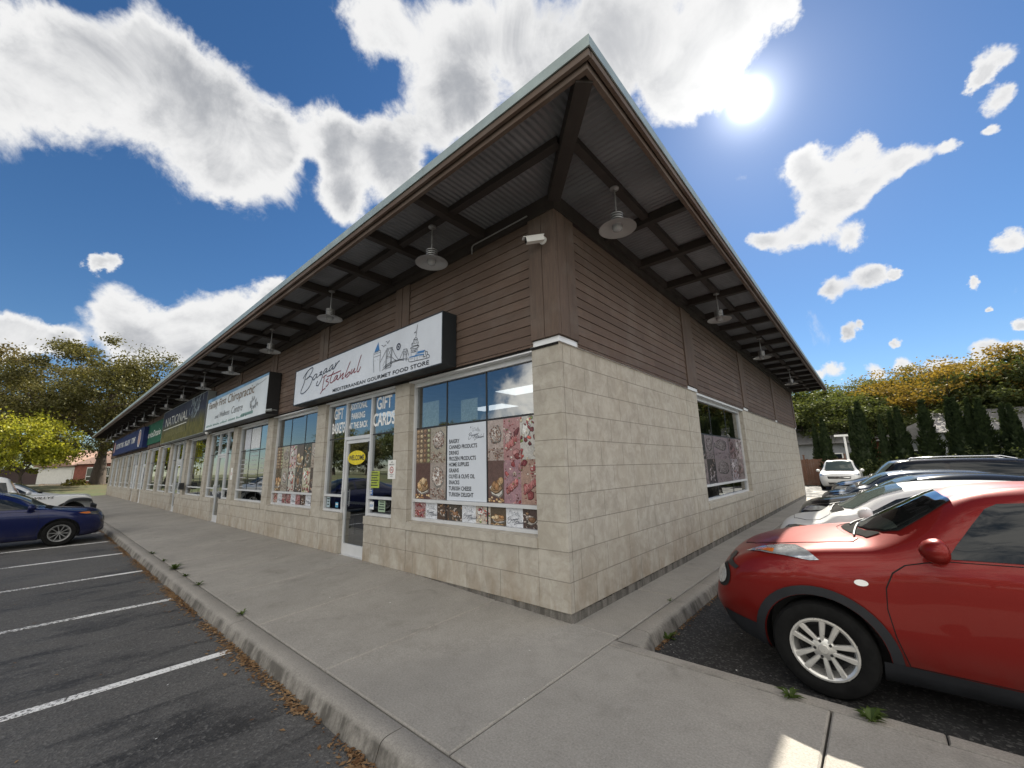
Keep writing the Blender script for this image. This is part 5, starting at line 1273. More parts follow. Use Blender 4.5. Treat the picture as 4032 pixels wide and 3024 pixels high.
# reflecting round headlamp insides, sunlit dashboard tone painted at the red car's windscreen foot
def generic(L, W, H, xc, zc, xr, xe, belt, hood, tail, rear=.0, box=0.0, rt=.33, nose=.0, **k):
    """a saloon, hatchback, estate or van: cowl (xc, zc), roof from xr to xe, belt line, hood height"""
    w = W/2; a0 = .85+nose*.3
    d = dict(L=L, axles=(a0, a0+.605*L), rt=rt, ra=rt+.055, rr=.215,
      zt=[(0, hood*.66), (.03, hood*.78), (.09, hood*.88), (.25, hood*.955), (.55, hood), (xc-.15, zc-.035), (xc, zc), (xc+(xr-xc)*.5, zc+(H-zc)*.60), (xr-.08, H-.045), (xr+.25, H-.008), ((xr+xe)/2, H), (xe-.25, H-.025), (xe, H-.075), (xe+(L-xe)*.5, (tail+(H-tail)*(.42+.4*box))), (L-.10, tail), (L-.03, tail*.8), (L, tail*.66)],
      wt=[(0, w*.42), (.1, w*.56), (.35, w*.70), (xc, w*.78), (xr, w*.665), (xe, w*.62), (L, w*.5)],
      ws=[(0, w*.50), (.06, w*.64), (.16, w*.76), (.35, w*.87), (.7, w*.94), (L*.5, w*.965), (L-.5, w*.92), (L-.1, w*.8), (L, w*.62)],
      wm=[(0, w*.55), (.06, w*.70), (.16, w*.82), (.35, w*.925), (.7, w*.99), (L*.5, w*.985), (L-.6, w), (L-.25, w*.93), (L-.06, w*.8), (L, w*.66)],
      zm=[(0, hood*.52), (.3, hood*.62), (a0, .66), (L*.5, .60), (L-.6, .68), (L, .6)],
      zb=[(0, .30), (.15, .22), (.5, .19), (L-.8, .20), (L-.2, .27), (L, .4)], wb=[(0, w*.5), (.15, w*.72), (.5, w*.87), (L-.6, w*.88), (L, w*.55)])
    d['ze'] = [(0, hood*.60), (.09, hood*.82), (.3, hood*.90), (.6, hood*.945), (xc-.05, zc-.07), (xc+.14, zc-.03), (xc+.14+(xr-xc)*.5, zc+(H-zc)*.46), (xr+.06, H-.115), (xr+.4, H-.072), ((xr+xe)/2, H-.062), (xe-.1, H-.095), (xe+(L-xe)*.5, tail+(H-tail)*(.30+.4*box)), (L-.08, tail*.93), (L, tail*.60)]
    d['zs'] = [(0, hood*.56), (.08, hood*.72), (.3, hood*.86), (.7, hood*.93), (xc, belt-.03), (L*.5, belt), (xe, belt+.04), (L-.25, min(tail*.9, belt+.03)), (L, tail*.55)]
    ap = xc+.20; b0 = belt+.022
    m = (ap+xe)/2-.05
    ztop = lambda x: curve(d['ze'])(x)-.045
    d['windows'] = k.pop('windows', None) or [[(ap+.08, b0), (ap+(xr-xc)*.55+.02, ztop(ap+(xr-xc)*.55)-.012), (xr+.16, ztop(xr+.16)), (m-.03, ztop(m)), (m-.03, b0+.012)], [(m+.05, b0+.012), (m+.05, ztop(m)), (xe-.25, ztop(xe-.25)), (xe+.02+.25*box, ztop(xe)-.05), (xe+.12+.2*box, b0+.10), (xe-.0+.2*box, b0+.03)]]
    d['doors'] = [[(ap-.02, .32), (ap-.05, .6), (ap-.02, belt-.05), (m-.0, belt-.02), (m-.0, .32)], [(m+.025, .32), (m+.025, belt-.02), (xe-.1, belt), (xe-.22, .62), (xe-.42, .32)]]
    d['mirror'] = (ap+.14, belt+.055); d['hz'] = belt-.12
    d['screen'] = mirror2([(xc+.01, 0), (xc+.03, w*.35), (xc+.10, w*.62), (xc+.19, w*.73), (xr-.02, w*.60), (xr-.06, w*.3), (xr-.07, 0)])
    d['bonnet'] = mirror2([(.20, 0), (.24, w*.4), (.40, w*.62), (.7, w*.74), (xc-.06, w*.78), (xc-.06, w*.5), (xc-.10, 0)])
    d['cowl'] = mirror2([(xc-.085, 0), (xc-.05, w*.5), (xc-.045, w*.74), (xc+.10, w*.70), (xc+.06, w*.5), (xc-.01, 0)])
    hz = hood*.80
    d['quarter'] = [('headlight', [(-.18, -.045), (-.14, .035), (.0, .055), (.20, .065), (.30, .05), (.16, -.01), (.0, -.04)], k.pop('lens', M_LENS), .006, (.60, .80, -.18, .30, w*.80, hz+.03))]
    if k.pop('amber', False): d['quarter'].append(('turn_lens', [(.06, -.005), (.08, .045), (.22, .055), (.28, .045), (.16, -.0)], M_AMBER, .009, (.60, .80, -.18, .30, w*.80, hz+.03)))
    d['fronts'] = [('grille', [(-w*.42, hood*.56), (w*.42, hood*.56), (w*.50, hood*.74), (-w*.50, hood*.74)], M_BLACK, .006), ('lower_grille', [(-w*.55, .26), (w*.55, .26), (w*.5, hood*.44), (-w*.5, hood*.44)], M_BLACK, .006), ('badge', [(-.07, hood*.62), (.07, hood*.62), (.07, hood*.69), (-.07, hood*.69)], M_CHROME, .014)]
    d['sides'] = []
    d.update(k); return d
M_WHP = m_car('white_car_paint', (.56, .57, .58), .0, .3); M_BKP = m_car('black_car_paint', (.010, .011, .013), .1, .18); M_NVP = m_car('navy_car_paint', (.020, .032, .055), .3, .22, .2); M_BKP2 = m_car('black_suv_paint', (.012, .012, .014), .1, .2); M_VANP = m_car('white_van_paint', (.62, .62, .61), 0, .32)
M_BLP = m_car('blue_car_paint', (.004, .008, .050), .3, .25, .2); M_SUVW = m_car('white_suv_paint', (.58, .60, .62), 0, .3); M_JEEP = m_car('white_jeep_paint', (.60, .61, .61), 0, .34)
rail = lambda x0, x1, H: []
car('white_hatchback', 'white hatchback with smoked headlamps parked just beyond the red crossover', 'car', (1.36, 3.92, ZA), 0,
    generic(4.5, 1.76, 1.475, .76, 1.125, 1.50, 2.9, 1.03, 1.01, 1.02, box=.1, lens=M_DLENS, amber=True, wipers=.66), M_WHP, -1)
car('black_saloon', 'glossy black car with a long arched roof, third from the building corner', 'car', (1.30, 6.70, ZA), 0,
    generic(4.75, 1.86, 1.50, 1.05, 1.15, 1.85, 3.2, 1.03, 1.04, 1.05, box=-.1, wipers=1.0), M_BKP, -1)
car('navy_hatchback', 'dark navy hatchback between the black car and the black van like SUV', 'car', (1.42, 9.45, ZA), 0,
    generic(4.25, 1.78, 1.50, .82, 1.19, 1.40, 3.0, 1.06, 1.06, 1.10, box=.3, wipers=.78), M_NVP, -1)
sp = generic(4.9, 1.95, 1.74, 1.02, 1.30, 1.55, 3.95, 1.20, 1.16, 1.25, box=.55, rt=.36, wipers=.97)
suv, bv = car('black_suv', 'tall black SUV with silver roof rails, fifth from the building corner', 'car', (1.46, 12.3, ZA), 0, sp, M_BKP2, -1)
b = MB()
for s_ in (-1, 1): b = MB(); b.tube([(1.85, s_*.62, 1.70), (1.95, s_*.63, 1.765), (2.6, s_*.63, 1.785), (3.5, s_*.62, 1.775), (3.75, s_*.61, 1.70)], .016, 8); b.build('roof_rail', M_CHROME, suv, smooth=50)
car('white_minivan', 'white minivan facing the camera at the back of the side lot', 'van', (.88, 27.2, ZA), PI/2,
    generic(5.1, 2.0, 1.75, 1.02, 1.12, 1.70, 4.4, 1.06, 1.06, 1.15, box=.6, rt=.34, fronts=[('grille', [(-.52, .66), (.52, .66), (.56, .80), (-.56, .80)], M_BLACK, .006), ('lower_grille', [(-.50, .33), (.50, .33), (.56, .45), (-.56, .45)], M_BLACK, .006), ('chrome_bar', [(-.5, .72), (.5, .72), (.5, .745), (-.5, .745)], M_CHROME, .014), ('badge', [(-.07, .68), (.07, .68), (.07, .79), (-.07, .79)], M_CHROME, .018)]), M_VANP, -1)
# --- the cars along the front
car('blue_saloon', 'dark blue saloon parked nose in at the front kerb, nearest of the front row', 'car', (-14.72, -2.50, ZA), -PI/2,
    generic(4.63, 1.78, 1.45, 1.10, 1.015, 1.95, 3.2, .96, .93, 1.0, box=-.1, rt=.325, wstyle=(10, False, .015, .05), rr=.218, wmat=flat('grey_alloy', (.22, .22, .22), .35, .6), lens=M_DLENS, amber=True, hz=.84), M_BLP, 1)
JP = generic(4.2, 1.62, 1.86, 1.72, 1.13, 2.18, 3.9, 1.10, 1.12, 1.2, box=.9, rt=.40, windows=[[(2.12, 1.13), (2.25, 1.62), (2.9, 1.70), (2.9, 1.13)], [(3.0, 1.13), (3.0, 1.70), (3.8, 1.68), (3.8, 1.13)]])
JP.update(zt=[(0, .98), (.04, 1.06), (.2, 1.10), (1.0, 1.13), (1.72, 1.15), (1.86, 1.17), (2.08, 1.52), (2.22, 1.74), (2.4, 1.82), (3.0, 1.86), (4.0, 1.84), (4.15, 1.78), (4.2, 1.7)], ze=[(0, .94), (.2, 1.06), (1.0, 1.09), (1.72, 1.11), (1.9, 1.14), (2.1, 1.50), (2.25, 1.71), (2.5, 1.78), (4.0, 1.78), (4.2, 1.6)],
   wt=[(0, .50), (.2, .55), (1.0, .60), (1.72, .66), (2.2, .66), (4.0, .64), (4.2, .6)], ws=[(0, .54), (.2, .58), (1.0, .63), (1.72, .72), (2.0, .76), (4.0, .76), (4.2, .7)], zs=[(0, .86), (.2, .98), (1.0, 1.0), (1.8, 1.06), (4.0, 1.08), (4.2, 1.0)],
   wm=[(0, .54), (.2, .59), (1.0, .66), (1.7, .76), (2.0, .79), (4.0, .79), (4.2, .74)], zm=[(0, .7), (4.2, .72)], zb=[(0, .52), (.3, .46), (4.2, .5)], wb=[(0, .5), (.3, .56), (1.7, .70), (4.2, .70)], axles=(.55, 2.98), quarter=[], mirror=(2.05, 1.25),
   screen=mirror2([(1.87, 0), (1.87, .56), (1.92, .62), (2.16, .60), (2.18, .3), (2.18, 0)]), bonnet=mirror2([(.10, 0), (.12, .45), (1.0, .56), (1.68, .6), (1.68, 0)]), cowl=mirror2([(1.74, 0), (1.74, .58), (1.84, .58), (1.84, 0)]),
   fronts=[('grille', [(-.42, .70), (.42, .70), (.42, .92), (-.42, .92)], M_BLACK, .006)])
jp, bv = car('white_jeep', 'white boxy off roader with black wing flares parked beyond the blue saloon', 'car', (-21.6, -2.42, ZA), -PI/2, JP, M_JEEP, 1)
b = MB()
for s_ in (-1, 1):
    pr = crom([(-.06, .58), (-.04, .80), (.04, .94), (.30, .985), (.58, .95), (.74, .80), (.80, .60)], 4)
    P = [(x, s_*.60, z) for x, z in pr]+[(x, s_*.93, z-.03) for x, z in pr]+[(x, s_*.935, z-.11) for x, z in pr]; n = len(pr)
    b.add(P, [(i, i+1, n+i+1, n+i) for i in range(n-1)]+[(n+i, n+i+1, 2*n+i+1, 2*n+i) for i in range(n-1)])
b.box(-.16, .0, -.85, .85, .52, .70)
b.build('wing_flare', M_CLAD, jp, smooth=50)
b = patch(bv, [(0, 0), (1, 0), (1, .1), (0, .1)], (0, 0, 0), (1, 0, 0), (0, 0, 1), (0, -1, 0), .01) if False else MB()
text(b, 'WILLYS', lambda a, c: (1.58-a, (bv.ray_cast(Vector((1.58-a, 3, .985+c)), Vector((0, -1, 0)))[0] or Vector((0, .65, 0))).y+.006, .985+c), w=.56, h=.085, bold=.02, shear=.15)
b.build('lettering', M_INK, jp)
car('white_suv', 'white SUV with black roof glass parked beyond the white off roader', 'car', (-24.6, -2.75, ZA), -PI/2,
    generic(4.7, 1.88, 1.62, 1.05, 1.18, 1.85, 3.6, 1.10, 1.07, 1.15, box=.3, rt=.36), M_SUVW, 1)
# cars across the lot, mirrored in the shop windows
car('white_estate', 'white estate car parked across the lot, mirrored in the clinic window', 'car', (-12.2, -11.6, ZA), PI/2+PI, generic(4.6, 1.82, 1.52, 1.0, 1.1, 1.75, 3.5, 1.02, 1.0, 1.1, box=.4), M_SUVW, 1)
# ------------------------------------------------------------------ trees, cedars, houses beyond
def leafcard(b, c, s, r, droop=.3):
    a = r.random()*6.283; e = r.uniform(-1.0, .9)-droop; ux, uy, uz = math.cos(a)*math.cos(e), math.sin(a)*math.cos(e), math.sin(e)
    w = s*r.uniform(.28, .5); q = r.random()*6.283
    vx, vy, vz = -math.sin(a)*math.cos(q)-math.cos(a)*math.sin(e)*math.sin(q), math.cos(a)*math.cos(q)-math.sin(a)*math.sin(e)*math.sin(q), math.cos(e)*math.sin(q)
    x, y, z = c
    b.add([(x, y, z), (x+ux*s*.45+vx*w, y+uy*s*.45+vy*w, z+uz*s*.45+vz*w), (x+ux*s, y+uy*s, z+uz*s), (x+ux*s*.45-vx*w, y+uy*s*.45-vy*w, z+uz*s*.45-vz*w)], [(0, 1, 2, 3)])
def tree_mesh(seed, H, R_, trunk, tr, nleaf, ls, low=.22, clumps=70, flat_=.8, spread=.16, open_=0.0):
    """returns trunk and crown meshes: limbs that fork twice, leaves in clumps round their ends"""
    r = random.Random(seed); bt = MB(); bc = MB(); tips = []
    top_ = Vector((r.uniform(-.04, .04)*H, r.uniform(-.04, .04)*H, H*.62))
    bt.tube(crom([(0, 0, -.3), (r.uniform(-.1, .1), r.uniform(-.1, .1), trunk*.5), (0, 0, trunk), tuple(top_)], 4), tr*1.25, 9, tr*.25)
    nl = 9
    for k in range(nl):
        a = 2*PI*k/nl+r.uniform(-.3, .3); z0 = trunk+(H*.5-trunk)*r.random()**1.3; el = r.uniform(.35, 1.05); ln = R_*r.uniform(.75, 1.05)
        p0 = Vector((0, 0, z0)); p1 = p0+Vector((math.cos(a)*math.cos(el), math.sin(a)*math.cos(el), math.sin(el)))*ln*.55; p2 = p1+Vector((math.cos(a)*.8, math.sin(a)*.8, r.uniform(.05, .6)))*ln*.5
        bt.tube(crom([tuple(p0), tuple(p1), tuple(p2)], 3), tr*.42, 6, tr*.07); tips += [p2, (p1+p2)/2]
        for j in range(4):
            q0 = p0.lerp(p1, r.uniform(.5, 1)) if j < 2 else p1.lerp(p2, r.uniform(.1, .8)); aa = a+r.uniform(-1.1, 1.1); ee = r.uniform(-.1, 1.1)
            q1 = q0+Vector((math.cos(aa)*math.cos(ee), math.sin(aa)*math.cos(ee), math.sin(ee)))*ln*r.uniform(.25, .5)
            bt.tube([tuple(q0), tuple(q0.lerp(q1, .5)+Vector((0, 0, .02*ln))), tuple(q1)], tr*.16, 5, tr*.03); tips.append(q1)
    zc_ = H*(low+1)/2; hz_ = H*(1-low)/2
    C = []
    while len(C) < clumps:
        u, v, w = r.gauss(0, 1), r.gauss(0, 1), r.gauss(0, 1); l = math.sqrt(u*u+v*v+w*w); rad = r.random()**.42
        x, y, z = u/l*rad*R_, v/l*rad*R_, w/l*rad*hz_
        if z < 0: x *= 1+.1*z/hz_; y *= 1+.1*z/hz_
        C.append((x, y, zc_+z, R_*spread*r.uniform(.55, 1.35)))
    C += [(p.x, p.y, p.z, R_*spread*r.uniform(.6, 1.1)) for p in tips]
    per = max(4, nleaf//len(C))
    for cx, cy, cz, cr in C:
        if r.random() < open_: continue
        for k in range(int(per*r.uniform(.6, 1.4))):
            g = (cx+r.gauss(0, .55)*cr, cy+r.gauss(0, .55)*cr, cz+r.gauss(0, .42)*cr*flat_)
            leafcard(bc, g, ls*r.uniform(.6, 1.3), r)
    return bt, bc
TM = {}
def tree(name, label, loc, key, leafm, scale=1.0, rz=0.0, group=None, sz=1.0, bark=None):
    o = tag(empty(name, loc, rz), label, 'tree', group); o.scale = (scale, scale, scale*sz)
    bt, bc = TM[key] if isinstance(TM[key][0], bpy.types.Mesh) else (None, None)
    for nm, me, m in (('trunk', bt, bark or M_BARK), ('crown', bc, leafm)):
        c = bpy.data.objects.new(nm, me if me.materials[0] == m else me.copy()); COL.objects.link(c); c.parent = o
        c.data.materials[0] = m
    return o
def reg(key, *a, **k):
    bt, bc = tree_mesh(*a, **k); out = []
    for nm, b in (('trunk', bt), ('crown', bc)):
        o = b.build(nm, M_BARK, smooth=60 if nm == 'trunk' else None); out.append(o.data); bpy.data.objects.remove(o)
    TM[key] = tuple(out)
L_OLIVE = m_leaf('olive_leaf', [(.042, .046, .018), (.066, .068, .024), (.090, .088, .032), (.125, .112, .042)], .32)
L_BROWN = m_leaf('bronze_leaf', [(.050, .046, .020), (.076, .066, .026), (.10, .085, .034), (.14, .11, .046)], .32)
L_LIME = m_leaf('lime_leaf', [(.075, .11, .014), (.20, .24, .025), (.34, .36, .045), (.45, .42, .06)], .45)
L_GREEN = m_leaf('green_leaf', [(.032, .050, .017), (.056, .080, .025), (.082, .108, .033), (.12, .135, .045)], .35)
L_DEEP = m_leaf('deep_green_leaf', [(.026, .040, .016), (.046, .066, .024), (.070, .092, .032), (.10, .115, .042)], .3)
L_GOLD = m_leaf('golden_leaf', [(.08, .062, .016), (.15, .10, .022), (.22, .14, .026), (.27, .18, .045)], .4)
L_YGRN = m_leaf('yellowing_leaf', [(.048, .062, .018), (.082, .094, .026), (.125, .128, .034), (.17, .145, .038)], .38)
L_CEDAR = m_leaf('cedar_spray', [(.007, .014, .007), (.014, .026, .012), (.024, .040, .017), (.036, .052, .020)], .15)
reg('big', 3, 20.0, 10.4, 4.4, .75, 62000, .26, low=.22, clumps=150, spread=.15)
reg('big2', 8, 18.0, 9.0, 3.0, .5, 42000, .27, low=.22, clumps=110, spread=.15, open_=.1)
reg('small', 5, 7.4, 3.5, 1.5, .16, 11000, .21, low=.12, clumps=80, spread=.19)
reg('mid', 14, 10.0, 5.2, 2.4, .26, 22000, .22, low=.14, clumps=100, spread=.16)
reg('mid2', 21, 10.0, 5.4, 2.6, .28, 20000, .22, low=.24, clumps=85, spread=.15, open_=.12)
reg('airy', 33, 10.5, 6.2, 3.2, .26, 20000, .18, low=.32, clumps=75, flat_=.45, spread=.19, open_=.15)
def gz(x, y): return terrain_z(x, y)
def put(u, v, y=None, d=None):
    if d is not None: p = CAM_LOC+ray(u, v)*d
    else: p = at(u, v, y=y)
    return p
# beyond the far end of the shops
p = put(392, 1850, d=46); tree('broad_tree', 'huge olive green tree with a dark forked trunk beyond the far end of the shops', (p.x, p.y, gz(p.x, p.y)), 'big', L_OLIVE, .84, .4)
p = put(40, 1850, d=64); tree('broad_tree', 'tall bronze tree at the left edge behind the lime green tree', (p.x, p.y, gz(p.x, p.y)), 'big2', L_BROWN, 1.22, 1.0)
p = put(-330, 1850, d=60); tree('broad_tree', 'tall bronze green tree cut by the left edge of the view', (p.x, p.y, gz(p.x, p.y)), 'big2', L_OLIVE, 1.15, 2.2)
p = put(75, 1900, d=37); tree('small_tree', 'bright lime green young tree catching the sun at the left', (p.x, p.y, gz(p.x, p.y)), 'small', L_LIME, 1.0, .3)
for k, (u, d_, key, lf, s_, lb) in enumerate([(250, 96, 'mid', L_DEEP, 1.1, 'dark green tree behind the left house roof, left one'), (560, 100, 'mid2', L_GREEN, 1.2, 'green tree far behind the huge olive tree, near the roof end'), (-60, 110, 'mid', L_DEEP, 1.4, 'dark green tree far behind the bronze trees')]):
    p = put(u, 1850, d=d_); tree('broad_tree', lb, (p.x, p.y, gz(p.x, p.y)), key, lf, s_, k*1.3, 'trees behind the left house')
# hillside beyond the side lot: tops taken from the skyline
HT = [(3130, 1540, 46, 'mid', L_GREEN, 1.2, 'leafy green tree right behind the far corner of the shops'), (3215, 1500, 52, 'mid2', L_GREEN, 1.1, 'green tree second from the far corner of the shops'), (3330, 1515, 58, 'mid', L_YGRN, 1.1, 'yellow green tree above the grey roof by the light pole'),
      (3420, 1490, 62, 'airy', L_YGRN, 1.0, 'flat topped yellow green tree over the tall cedar pair'), (3520, 1480, 56, 'mid2', L_YGRN, 1.0, 'yellow green tree left of the big golden one'), (3600, 1455, 60, 'airy', L_YGRN, 1.0, 'small yellowing tree left of the big golden one'),
      (3705, 1412, 50, 'airy', L_GOLD, 1.15, 'big golden spreading tree over the right hand cedars'), (3790, 1425, 60, 'airy', L_YGRN, 1.1, 'yellowing tree behind and right of the big golden one'), (3880, 1420, 54, 'mid', L_GREEN, 1.1, 'green tree right of the golden ones'),
      (3960, 1385, 50, 'mid2', L_DEEP, 1.2, 'tall dark green tree near the right edge'), (4060, 1370, 48, 'mid', L_DEEP, 1.25, 'tallest dark green tree at the right edge'), (3280, 1560, 44, 'mid2', L_DEEP, .9, 'low dark tree behind the first cedar'),
      (3460, 1600, 47, 'mid', L_DEEP, .9, 'low dark tree between the cedar pairs'), (3640, 1590, 48, 'mid2', L_DEEP, .9, 'low dark tree behind the leaning cedar'), (3850, 1560, 46, 'mid', L_GREEN, .9, 'low green tree behind the right hand cedars'), (3390, 1540, 72, 'mid', L_GREEN, 1.2, 'farther green tree on the hill above the cedars'), (3570, 1530, 74, 'mid', L_GREEN, 1.2, 'farther green tree on the hill behind the small yellowing one'), (3180, 1560, 70, 'mid', L_DEEP, 1.2, 'farther dark tree on the hill by the shop corner')]
for k, (u, v, y, key, lf, s_, lb) in enumerate(HT):
    q = at(u, v, y=y); z0 = gz(q.x, y); h0 = {'mid': 10.0, 'mid2': 10.0, 'airy': 10.2}[key]
    tree('hill_tree', lb, (q.x, y, z0), key, lf, s_, k*.9, 'trees on the hill beyond the side lot', sz=(q.z-z0)/(h0*s_))
# the row of cedars
def cedar_mesh(seed):
    r = random.Random(seed); b = MB(); H = 1.0
    for k in range(2600):
        h = r.random()**1.15; rad = .155*(1-h)**.92*(.86+.14*math.sin(h*21+seed))*min(1, .55+h*5)
        a = r.random()*6.283; rr = rad*(.72+.34*r.random())*(1+.12*math.sin(3*a+seed+h*7))
        s = r.uniform(.025, .05)
        x, y, z = rr*math.cos(a), rr*math.sin(a), h*.985
        ux, uy, uz = math.cos(a)*.35+r.uniform(-.25, .25), math.sin(a)*.35+r.uniform(-.25, .25), 1.0
        w = s*r.uniform(.25, .45); tx, ty = -math.sin(a)*math.cos(k)+.4*math.cos(a)*math.sin(k), math.cos(a)*math.cos(k)+.4*math.sin(a)*math.sin(k)
        b.add([(x, y, z), (x+ux*s*.5+tx*w, y+uy*s*.5+ty*w, z+s*.5), (x+ux*s, y+uy*s, z+s), (x+ux*s*.5-tx*w, y+uy*s*.5-ty*w, z+s*.5)], [(0, 1, 2, 3)])
    pr = [(.115*min(1, .55+h*5)*(1-h)**.95, h*.93) for h in [i/14 for i in range(15)]]
    c = MB(); c.lathe(pr, 14)
    return b, c
CM = []
for sd in (1, 4, 9):
    b, c = cedar_mesh(sd); o1, o2 = b.build('foliage', L_CEDAR), c.build('core', L_CEDAR); CM.append((o1.data, o2.data)); bpy.data.objects.remove(o1); bpy.data.objects.remove(o2)
CE = [(3233, 1647, 34.0, 1.05, 'first tall cedar from the shop corner, behind the white minivan'), (3203, 1674, 34.3, .8, 'slim cedar tucked against the left of the first tall one'), (3372, 1586, 34.0, 1.1, 'tallest cedar behind the light pole'), (3345, 1616, 34.4, .85, 'slim cedar joined to the left of the tallest one'),
      (3459, 1637, 33.6, .8, 'slim cedar left of the clump of three'), (3499, 1625, 34, .85, 'middle cedar of the clump of three'), (3526, 1607, 33.5, 1.1, 'broad cedar, right one of the clump of three'), (3625, 1577, 33, 1.2, 'broad lone cedar with green shrubs at its foot'),
      (3725, 1571, 32.5, .9, 'left cedar of the pair right of the lone one'), (3749, 1571, 32.2, 1.1, 'right cedar of the pair right of the lone one'), (3803, 1574, 32, .95, 'left cedar of the next pair along'), (3845, 1574, 31.6, 1.15, 'right cedar of the next pair along'),
      (3939, 1595, 31, .95, 'cedar in front of the pale roof at the right'), (3972, 1595, 30.6, 1.05, 'last whole cedar at the right edge'), (4060, 1600, 30.2, 1.1, 'cedar cut by the right edge of the view')]
for k, (u, v, y, w_, lb) in enumerate(CE):
    q = at(u, v, y=y); r = tag(empty('cedar', (q.x, y, -.2), k*1.7), lb, 'tree', 'row of cedars behind the side lot'); h = q.z+.2
    r.scale = (h*w_*1.08, h*w_*1.08, h)
    for nm, me in zip(('foliage', 'core'), CM[k % 3]):
        c = bpy.data.objects.new(nm, me); COL.objects.link(c); c.parent = r
# low shrubs and fence behind the minivan
def shrub(name, label, loc, rx, h, lf, n, ls, seed, group=None):
    r = random.Random(seed); b = MB()
    for k in range(n):
        u, v, w = r.gauss(0, 1), r.gauss(0, 1), abs(r.gauss(0, 1)); l = math.sqrt(u*u+v*v+w*w); q = r.random()**.4*(1+.18*math.sin(4*math.atan2(v, u)+seed))
        leafcard(b, (u/l*q*rx, v/l*q*rx, w/l*q*h), ls*r.uniform(.6, 1.3), r, .0)
    return tag(b.build(name, lf, loc=loc), label, 'shrub', group)
for k, (u, y, rx, h, lf, lb) in enumerate([(3580, 32.2, 1.5, 2.0, L_GREEN, 'green shrub at the foot of the lone cedar, left'), (3680, 31.6, 1.5, 1.9, L_GREEN, 'green shrub at the foot of the lone cedar, right'), (3290, 33, .9, 1.6, L_DEEP, 'dark shrub between the minivan and the light pole'), (3440, 32.8, 1.1, 1.7, L_DEEP, 'dark shrub under the tallest cedar'), (3840, 31.0, 1.6, 2.2, L_DEEP, 'dark shrub under the right hand cedar pairs'), (3990, 30.2, 1.7, 2.3, L_DEEP, 'dark shrub under the last cedars at the right')]):
    q = at(u, 1806, y=y); shrub('shrub', lb, (q.x, y, -.2), rx, h, lf, 1500, .16, k+2, 'shrubs under the cedars')
M_FENCE = m_wood('fence_board', (.10, .052, .035), (.19, .10, .065), False, .3)
r = tag(empty('board_fence', (-2.2, 33.6, -.2)), 'brown board fence behind the white minivan', 'fence')
b = MB()
for k in range(34): b.box(-1.5+k*.145, -1.5+k*.145+.138, 0, .02, 0, 1.9+.02*((k*7) % 3))
b.build('boards', M_FENCE, r)
for k in range(3):
    b = MB(); b.box(-1.6+2.4*k, -1.5+2.4*k, -.06, .04, 0, 2.2); b.box(-1.63+2.4*k, -1.47+2.4*k, -.09, .07, 2.2, 2.24); b.build('post', M_FENCE, r)
r = tag(empty('light_pole', (at(3340, 1806, y=33).x, 33, -.2)), 'white light pole with a flat lamp head behind the side lot', 'light pole')
b = MB(); b.tube([(0, 0, 0), (0, 0, 3.45)], .085, 10, .07); b.build('pole', M_WHITEP, r, smooth=50)
b = MB(); b.box(-.55, .22, -.14, .14, 3.42, 3.56); b.build('lamp_head', M_WHITEP, r)
# houses
M_BRICKR = flat('red_brick', (.20, .065, .045), .9, vary=.3, vs=5); M_ROOFA = flat('brown_shingle', (.24, .155, .12), .9, vary=.25, vs=4); M_ROOFG = flat('grey_shingle', (.15, .145, .14), .9, vary=.25, vs=5); M_GAR = flat('garage_white', (.58, .57, .54), .6, vary=.08); M_STUCCO = flat('pale_siding', (.20, .21, .22), .8, vary=.1); M_WINF = flat('white_window_frame', (.70, .70, .68), .5)
def roof_gable(b, x0, x1, y0, y1, z, h, ov=.4, along='x'):
    x0 -= ov; x1 += ov; y0 -= ov; y1 += ov
    if along == 'x': m_ = (y0+y1)/2; P = [(x0, y0, z), (x1, y0, z), (x1, y1, z), (x0, y1, z), (x0, m_, z+h), (x1, m_, z+h)]; F = [(0, 1, 5, 4), (2, 3, 4, 5), (0, 4, 3), (1, 2, 5), (3, 2, 1, 0)]
    else: m_ = (x0+x1)/2; P = [(x0, y0, z), (x1, y0, z), (x1, y1, z), (x0, y1, z), (m_, y0, z+h), (m_, y1, z+h)]; F = [(3, 0, 4, 5), (1, 2, 5, 4), (0, 1, 4), (2, 3, 5), (3, 2, 1, 0)]
    b.add(P, F)
# left house: garage wing facing the lot, brick part behind the big tree
pa, pb, pc = CAM_LOC+ray(139, 1909)*58, CAM_LOC+ray(286, 1906)*55, CAM_LOC+ray(450, 1890)*54
zb_ = .55
hd = (pb-pa); hd.z = 0; ang = math.atan2(hd.y, hd.x); wG = hd.length
r = tag(empty('brick_house', (pa.x, pa.y, zb_), ang), 'low brick house with a white garage wall and brown roof beyond the far lawn', 'house')
b = MB(); b.box(0, wG, 0, 8, 0, 2.55); b.build('garage_wall', M_GAR, r)
b = MB(); b.box(.35, wG-.5, -.05, -.0, 0, 2.15)
for k in range(4): b.box(.35, wG-.5, -.062, -.052, .50*k+.08, .50*k+.50)
b.build('garage_door', M_GAR, r)
b = MB(); b.box(wG+.01, wG+14, -.1, 8, -.3, 2.75); b.build('wall', M_BRICKR, r)
for k in range(3):
    x = wG+3.0+k*3.4; b = MB(); b.box(x, x+2.7, -.16, -.1, .55, 2.35); w_ = b.build('window', M_WINF, r)
    b = MB(); b.box(x+.12, x+1.3, -.175, -.165, 1.2, 2.22); b.box(x+1.4, x+2.58, -.175, -.165, 1.2, 2.22); b.box(x+.12, x+1.3, -.175, -.165, .66, 1.1); b.box(x+1.4, x+2.58, -.175, -.165, .66, 1.1); b.build('pane', M_CGLASS, w_)
